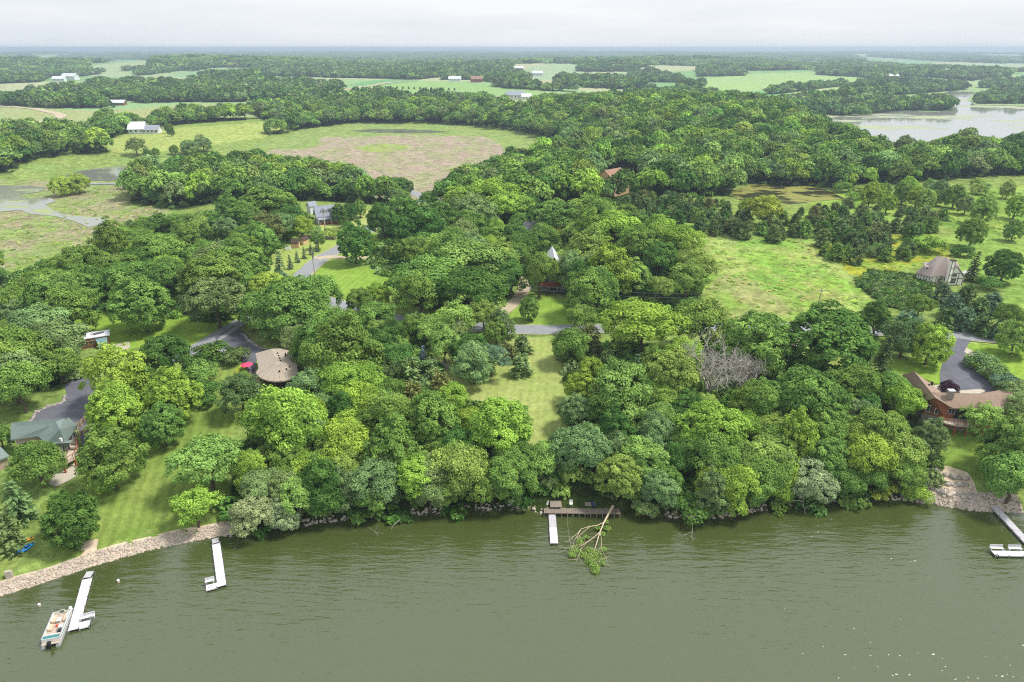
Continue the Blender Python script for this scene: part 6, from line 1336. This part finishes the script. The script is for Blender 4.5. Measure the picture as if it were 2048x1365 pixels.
CARW = pmat('white_car_paint', 'e4e6ea', .3, .02, 1); car(1577, 731, 60, CARW, 'white car glimpsed under the trees at the end of the gravel drive'); car(443, 712, 100, CARW, 'white car half hidden behind shrubs on the asphalt drive'); car(1937, 551, 10, CARW, 'white car parked behind the half-timbered house')
p = gp(643, 469); o = empty('boat_trailer', p, .1, label='dark boat on a trailer beside the driveway below the dormer house', cat='trailer'); boxes('frame', [(-2.6, -.06, .4, 2.2, .06, .5), (-1.6, -.8, .4, -1.5, .8, .5)], STEEL, o); boxes('hull', [(-2.1, -.75, .6, 1.4, .75, 1.1)], BLACK, o); boxes('deck', [(-1.9, -.7, 1.1, 1.3, .7, 1.2)], WFR, o)
for y in (-.85, .85): V, F = [], []; tube(V, F, (-1, y-.09, .3), (-1, y+.09, .3), .3, .3, 10); link('wheel', npmesh('wheel', V, F, BLACK, True), o)
# ---- utility poles and wires
def pole(px, pybase, h, label, lean=0, tr=False):
    p = gp(px, pybase); o = empty('utility_pole', p, label=label, cat='utility pole', group='utility poles along the road'); V, F = [], []; tube(V, F, (0, 0, -.5), (lean, 0, h), .19, .12, 8); link('post', npmesh('post', V, F, POLEW, True), o); boxes('crossarm', [(lean-1.1, -.06, h-.7, lean+1.1, .06, h-.58)], POLEW, o)
    for x in (-1, 0, 1): box('insulator', (lean+x-.06, -.06, h-.58, lean+x+.06, .06, h-.38), WFR, o, .02)
    if tr: V, F = [], []; tube(V, F, (lean+.35, -.1, h-2.6), (lean+.35, -.1, h-1.7), .24, .24, 10); link('transformer', npmesh('transformer', V, F, STEEL, True), o)
    return Vector((p.x+lean, p.y, p.z+h-.4))
q = [pole(1624, 655, 11.5, 'leaning utility pole at the foot of the meadow', .8), pole(1164, 640, 9.6, 'utility pole with a transformer in front of the central wood', 0, True)]
q2 = pole(632, 560, 10.2, 'utility pole at the lawn edge beside the road bend', -.4, True); q3 = pole(651, 468, 9.6, 'slim utility pole in front of the dormer house')
def wire(a, b, label, dx):
    V, F = [], []; n = 24; P = [a+(b-a)*(i/n)-Vector((0, 0, 1.4*4*(i/n)*(1-i/n)*((b-a).length/70)))+Vector((dx*0, 0, 0)) for i in range(n+1)]
    for c, d in zip(P, P[1:]): tube(V, F, c, d, .022, .022, 4)
    tag(link('power_line', npmesh('power_line', V, F, STEEL)), label, 'cable', 'power lines along the road')
off = Vector((0, 1.0, 0)); q0 = P3(1990, 640, 17.5)
wire(q[0], q[1], 'upper power line between the leaning pole and the transformer pole', 0); wire(q[0]-Vector((0, 0, 1.2)), q[1]-Vector((0, 0, 1.2)), 'lower power line between the leaning pole and the transformer pole', 0); wire(q[1], q2, 'upper power line between the transformer pole and the lawn-edge pole', 0); wire(q[1]-Vector((0, 0, 1.2)), q2-Vector((0, 0, 1.2)), 'lower power line between the transformer pole and the lawn-edge pole', 0); wire(q2, q3, 'power line between the lawn-edge pole and the dormer house pole', 0)
# ------------------------------------------------------------ labels of trees
ORD = ['', 'second', 'third', 'fourth', 'fifth', 'sixth', 'seventh', 'eighth', 'ninth', 'tenth', 'eleventh', 'twelfth', 'thirteenth', 'fourteenth', 'fifteenth', 'sixteenth', 'seventeenth', 'eighteenth', 'nineteenth', 'twentieth']
def ordn(i):
    if i < 20: return ORD[i]
    t, u = divmod(i+1, 10); tens = {2: 'twenty', 3: 'thirty', 4: 'forty', 5: 'fifty', 6: 'sixty', 7: 'seventy', 8: 'eighty', 9: 'ninety'}
    if t >= 10: return 'number %d' % (i+1)
    return tens[t]+'-'+['', 'first', 'second', 'third', 'fourth', 'fifth', 'sixth', 'seventh', 'eighth', 'ninth'][u] if u else tens[t][:-1]+'ieth'
ZONES = [ # by the pixel of the tree's foot
 ('in the shore wood left of the strip', [(440,1120),(460,860),(620,760),(760,790),(930,790),(1075,800),(1075,1060),(440,1130)]),
 ('behind the curved-roof house', [(520,790),(520,600),(770,620),(770,790)]),
 ('round the grassy clearing', [(740,800),(740,600),(1085,600),(1085,800)]),
 ('in the shore wood right of the strip', [(1050,1080),(1060,760),(1420,760),(1420,1080)]),
 ('by the road above the right wood', [(1085,760),(1085,600),(1500,600),(1500,760)]),
 ('near the right shore willow', [(1420,1100),(1420,760),(1720,760),(1720,1100)]),
 ('left of the brick house', [(1720,1100),(1720,740),(1870,740),(1870,1100)]),
 ('around the brick house grounds', [(1500,740),(1500,600),(1740,640),(2300,640),(2300,1100),(1870,1100),(1870,740)]),
 ('around the half-timbered house', [(1720,700),(1700,560),(1780,470),(2300,440),(2300,640),(1740,640)]),
 ('above the meadow', [(1340,560),(1200,440),(1240,380),(1640,380),(1800,420),(1780,470),(1700,560),(1420,470)]),
 ('in the thicket below the ridge wood', [(1640,380),(1640,330),(2300,330),(2300,440),(1800,440)]),
 ('round the grey steep house', [(1000,700),(1000,420),(1240,380),(1440,480),(1460,600),(1440,660),(1200,660)]),
 ('in the central wood', [(690,640),(730,380),(1000,330),(1010,640)]),
 ('near the dormer house', [(500,600),(500,380),(730,380),(690,640)]),
 ('on the left lawns', [(130,1150),(150,780),(150,670),(240,640),(480,640),(500,760),(440,1080)]),
 ('near the green-roofed house', [(-200,1300),(-200,640),(150,640),(140,1150)]),
 ('above the cabin lawn', [(-200,700),(-200,400),(500,370),(520,640),(200,660)]),
 ('on the ridge', [(860,440),(900,300),(1100,180),(1700,180),(1700,440)])]
KW = dict(broadleaf_tree='tree', maple_tree='maple', shrub='shrub', cedar_tree='cedar', spruce_tree='spruce', willow_tree='willow')
zt_ = {}
for e, px, tone, name, pos, lb in TREES:
    fx, fy, _ = proj(pos[0], pos[1], G(*pos)); z = next((n for n, P in ZONES if inpoly(np.array([fx]), np.array([fy]), P)[0]), 'along the far marsh and fields')
    e['category'] = 'shrub' if name == 'shrub' else 'tree'
    if lb: e['label'] = lb
    else: zt_.setdefault((z, tone, name), []).append((float(fx), e))
for (z, tone, name), L in zt_.items():
    L.sort(key=lambda q: q[0]); ph = TONEW[tone]+' '+KW[name]
    for i, (x, e) in enumerate(L):
        if len(L) == 1: e['label'] = 'only %s %s' % (ph, z)
        elif i == 0: e['label'] = 'leftmost %s %s' % (ph, z)
        elif i == len(L)-1: e['label'] = 'rightmost %s %s' % (ph, z)
        else: e['label'] = '%s %s from the left %s' % (ordn(i), ph, z)
        e['group'] = KW[name]+'s '+z
# ------------------------------------------------------------ haze: one closed box of even air round the scene
HAZE = .00018
m = bpy.data.materials.new('haze'); m.use_nodes = True; n, l = m.node_tree.nodes, m.node_tree.links; n.clear()
o_ = n.new('ShaderNodeOutputMaterial'); v_ = n.new('ShaderNodeVolumePrincipled'); v_.inputs['Density'].default_value = HAZE; v_.inputs['Color'].default_value = (.68, .84, 1, 1); v_.inputs['Anisotropy'].default_value = .2
l.new(v_.outputs[0], o_.inputs['Volume'])
me = bpy.data.meshes.new('haze'); bm = bmesh.new(); bmesh.ops.create_cube(bm, size=1); bm.to_mesh(me); bm.free(); me.materials.append(m)
ZT = max(float(GZ.max())+40, CAMZ+8)
o = link('haze', me, kind='stuff'); o.scale = (52000, 27500, ZT+8); o.location = (0, 27500/2-600, (ZT+8)/2-8)
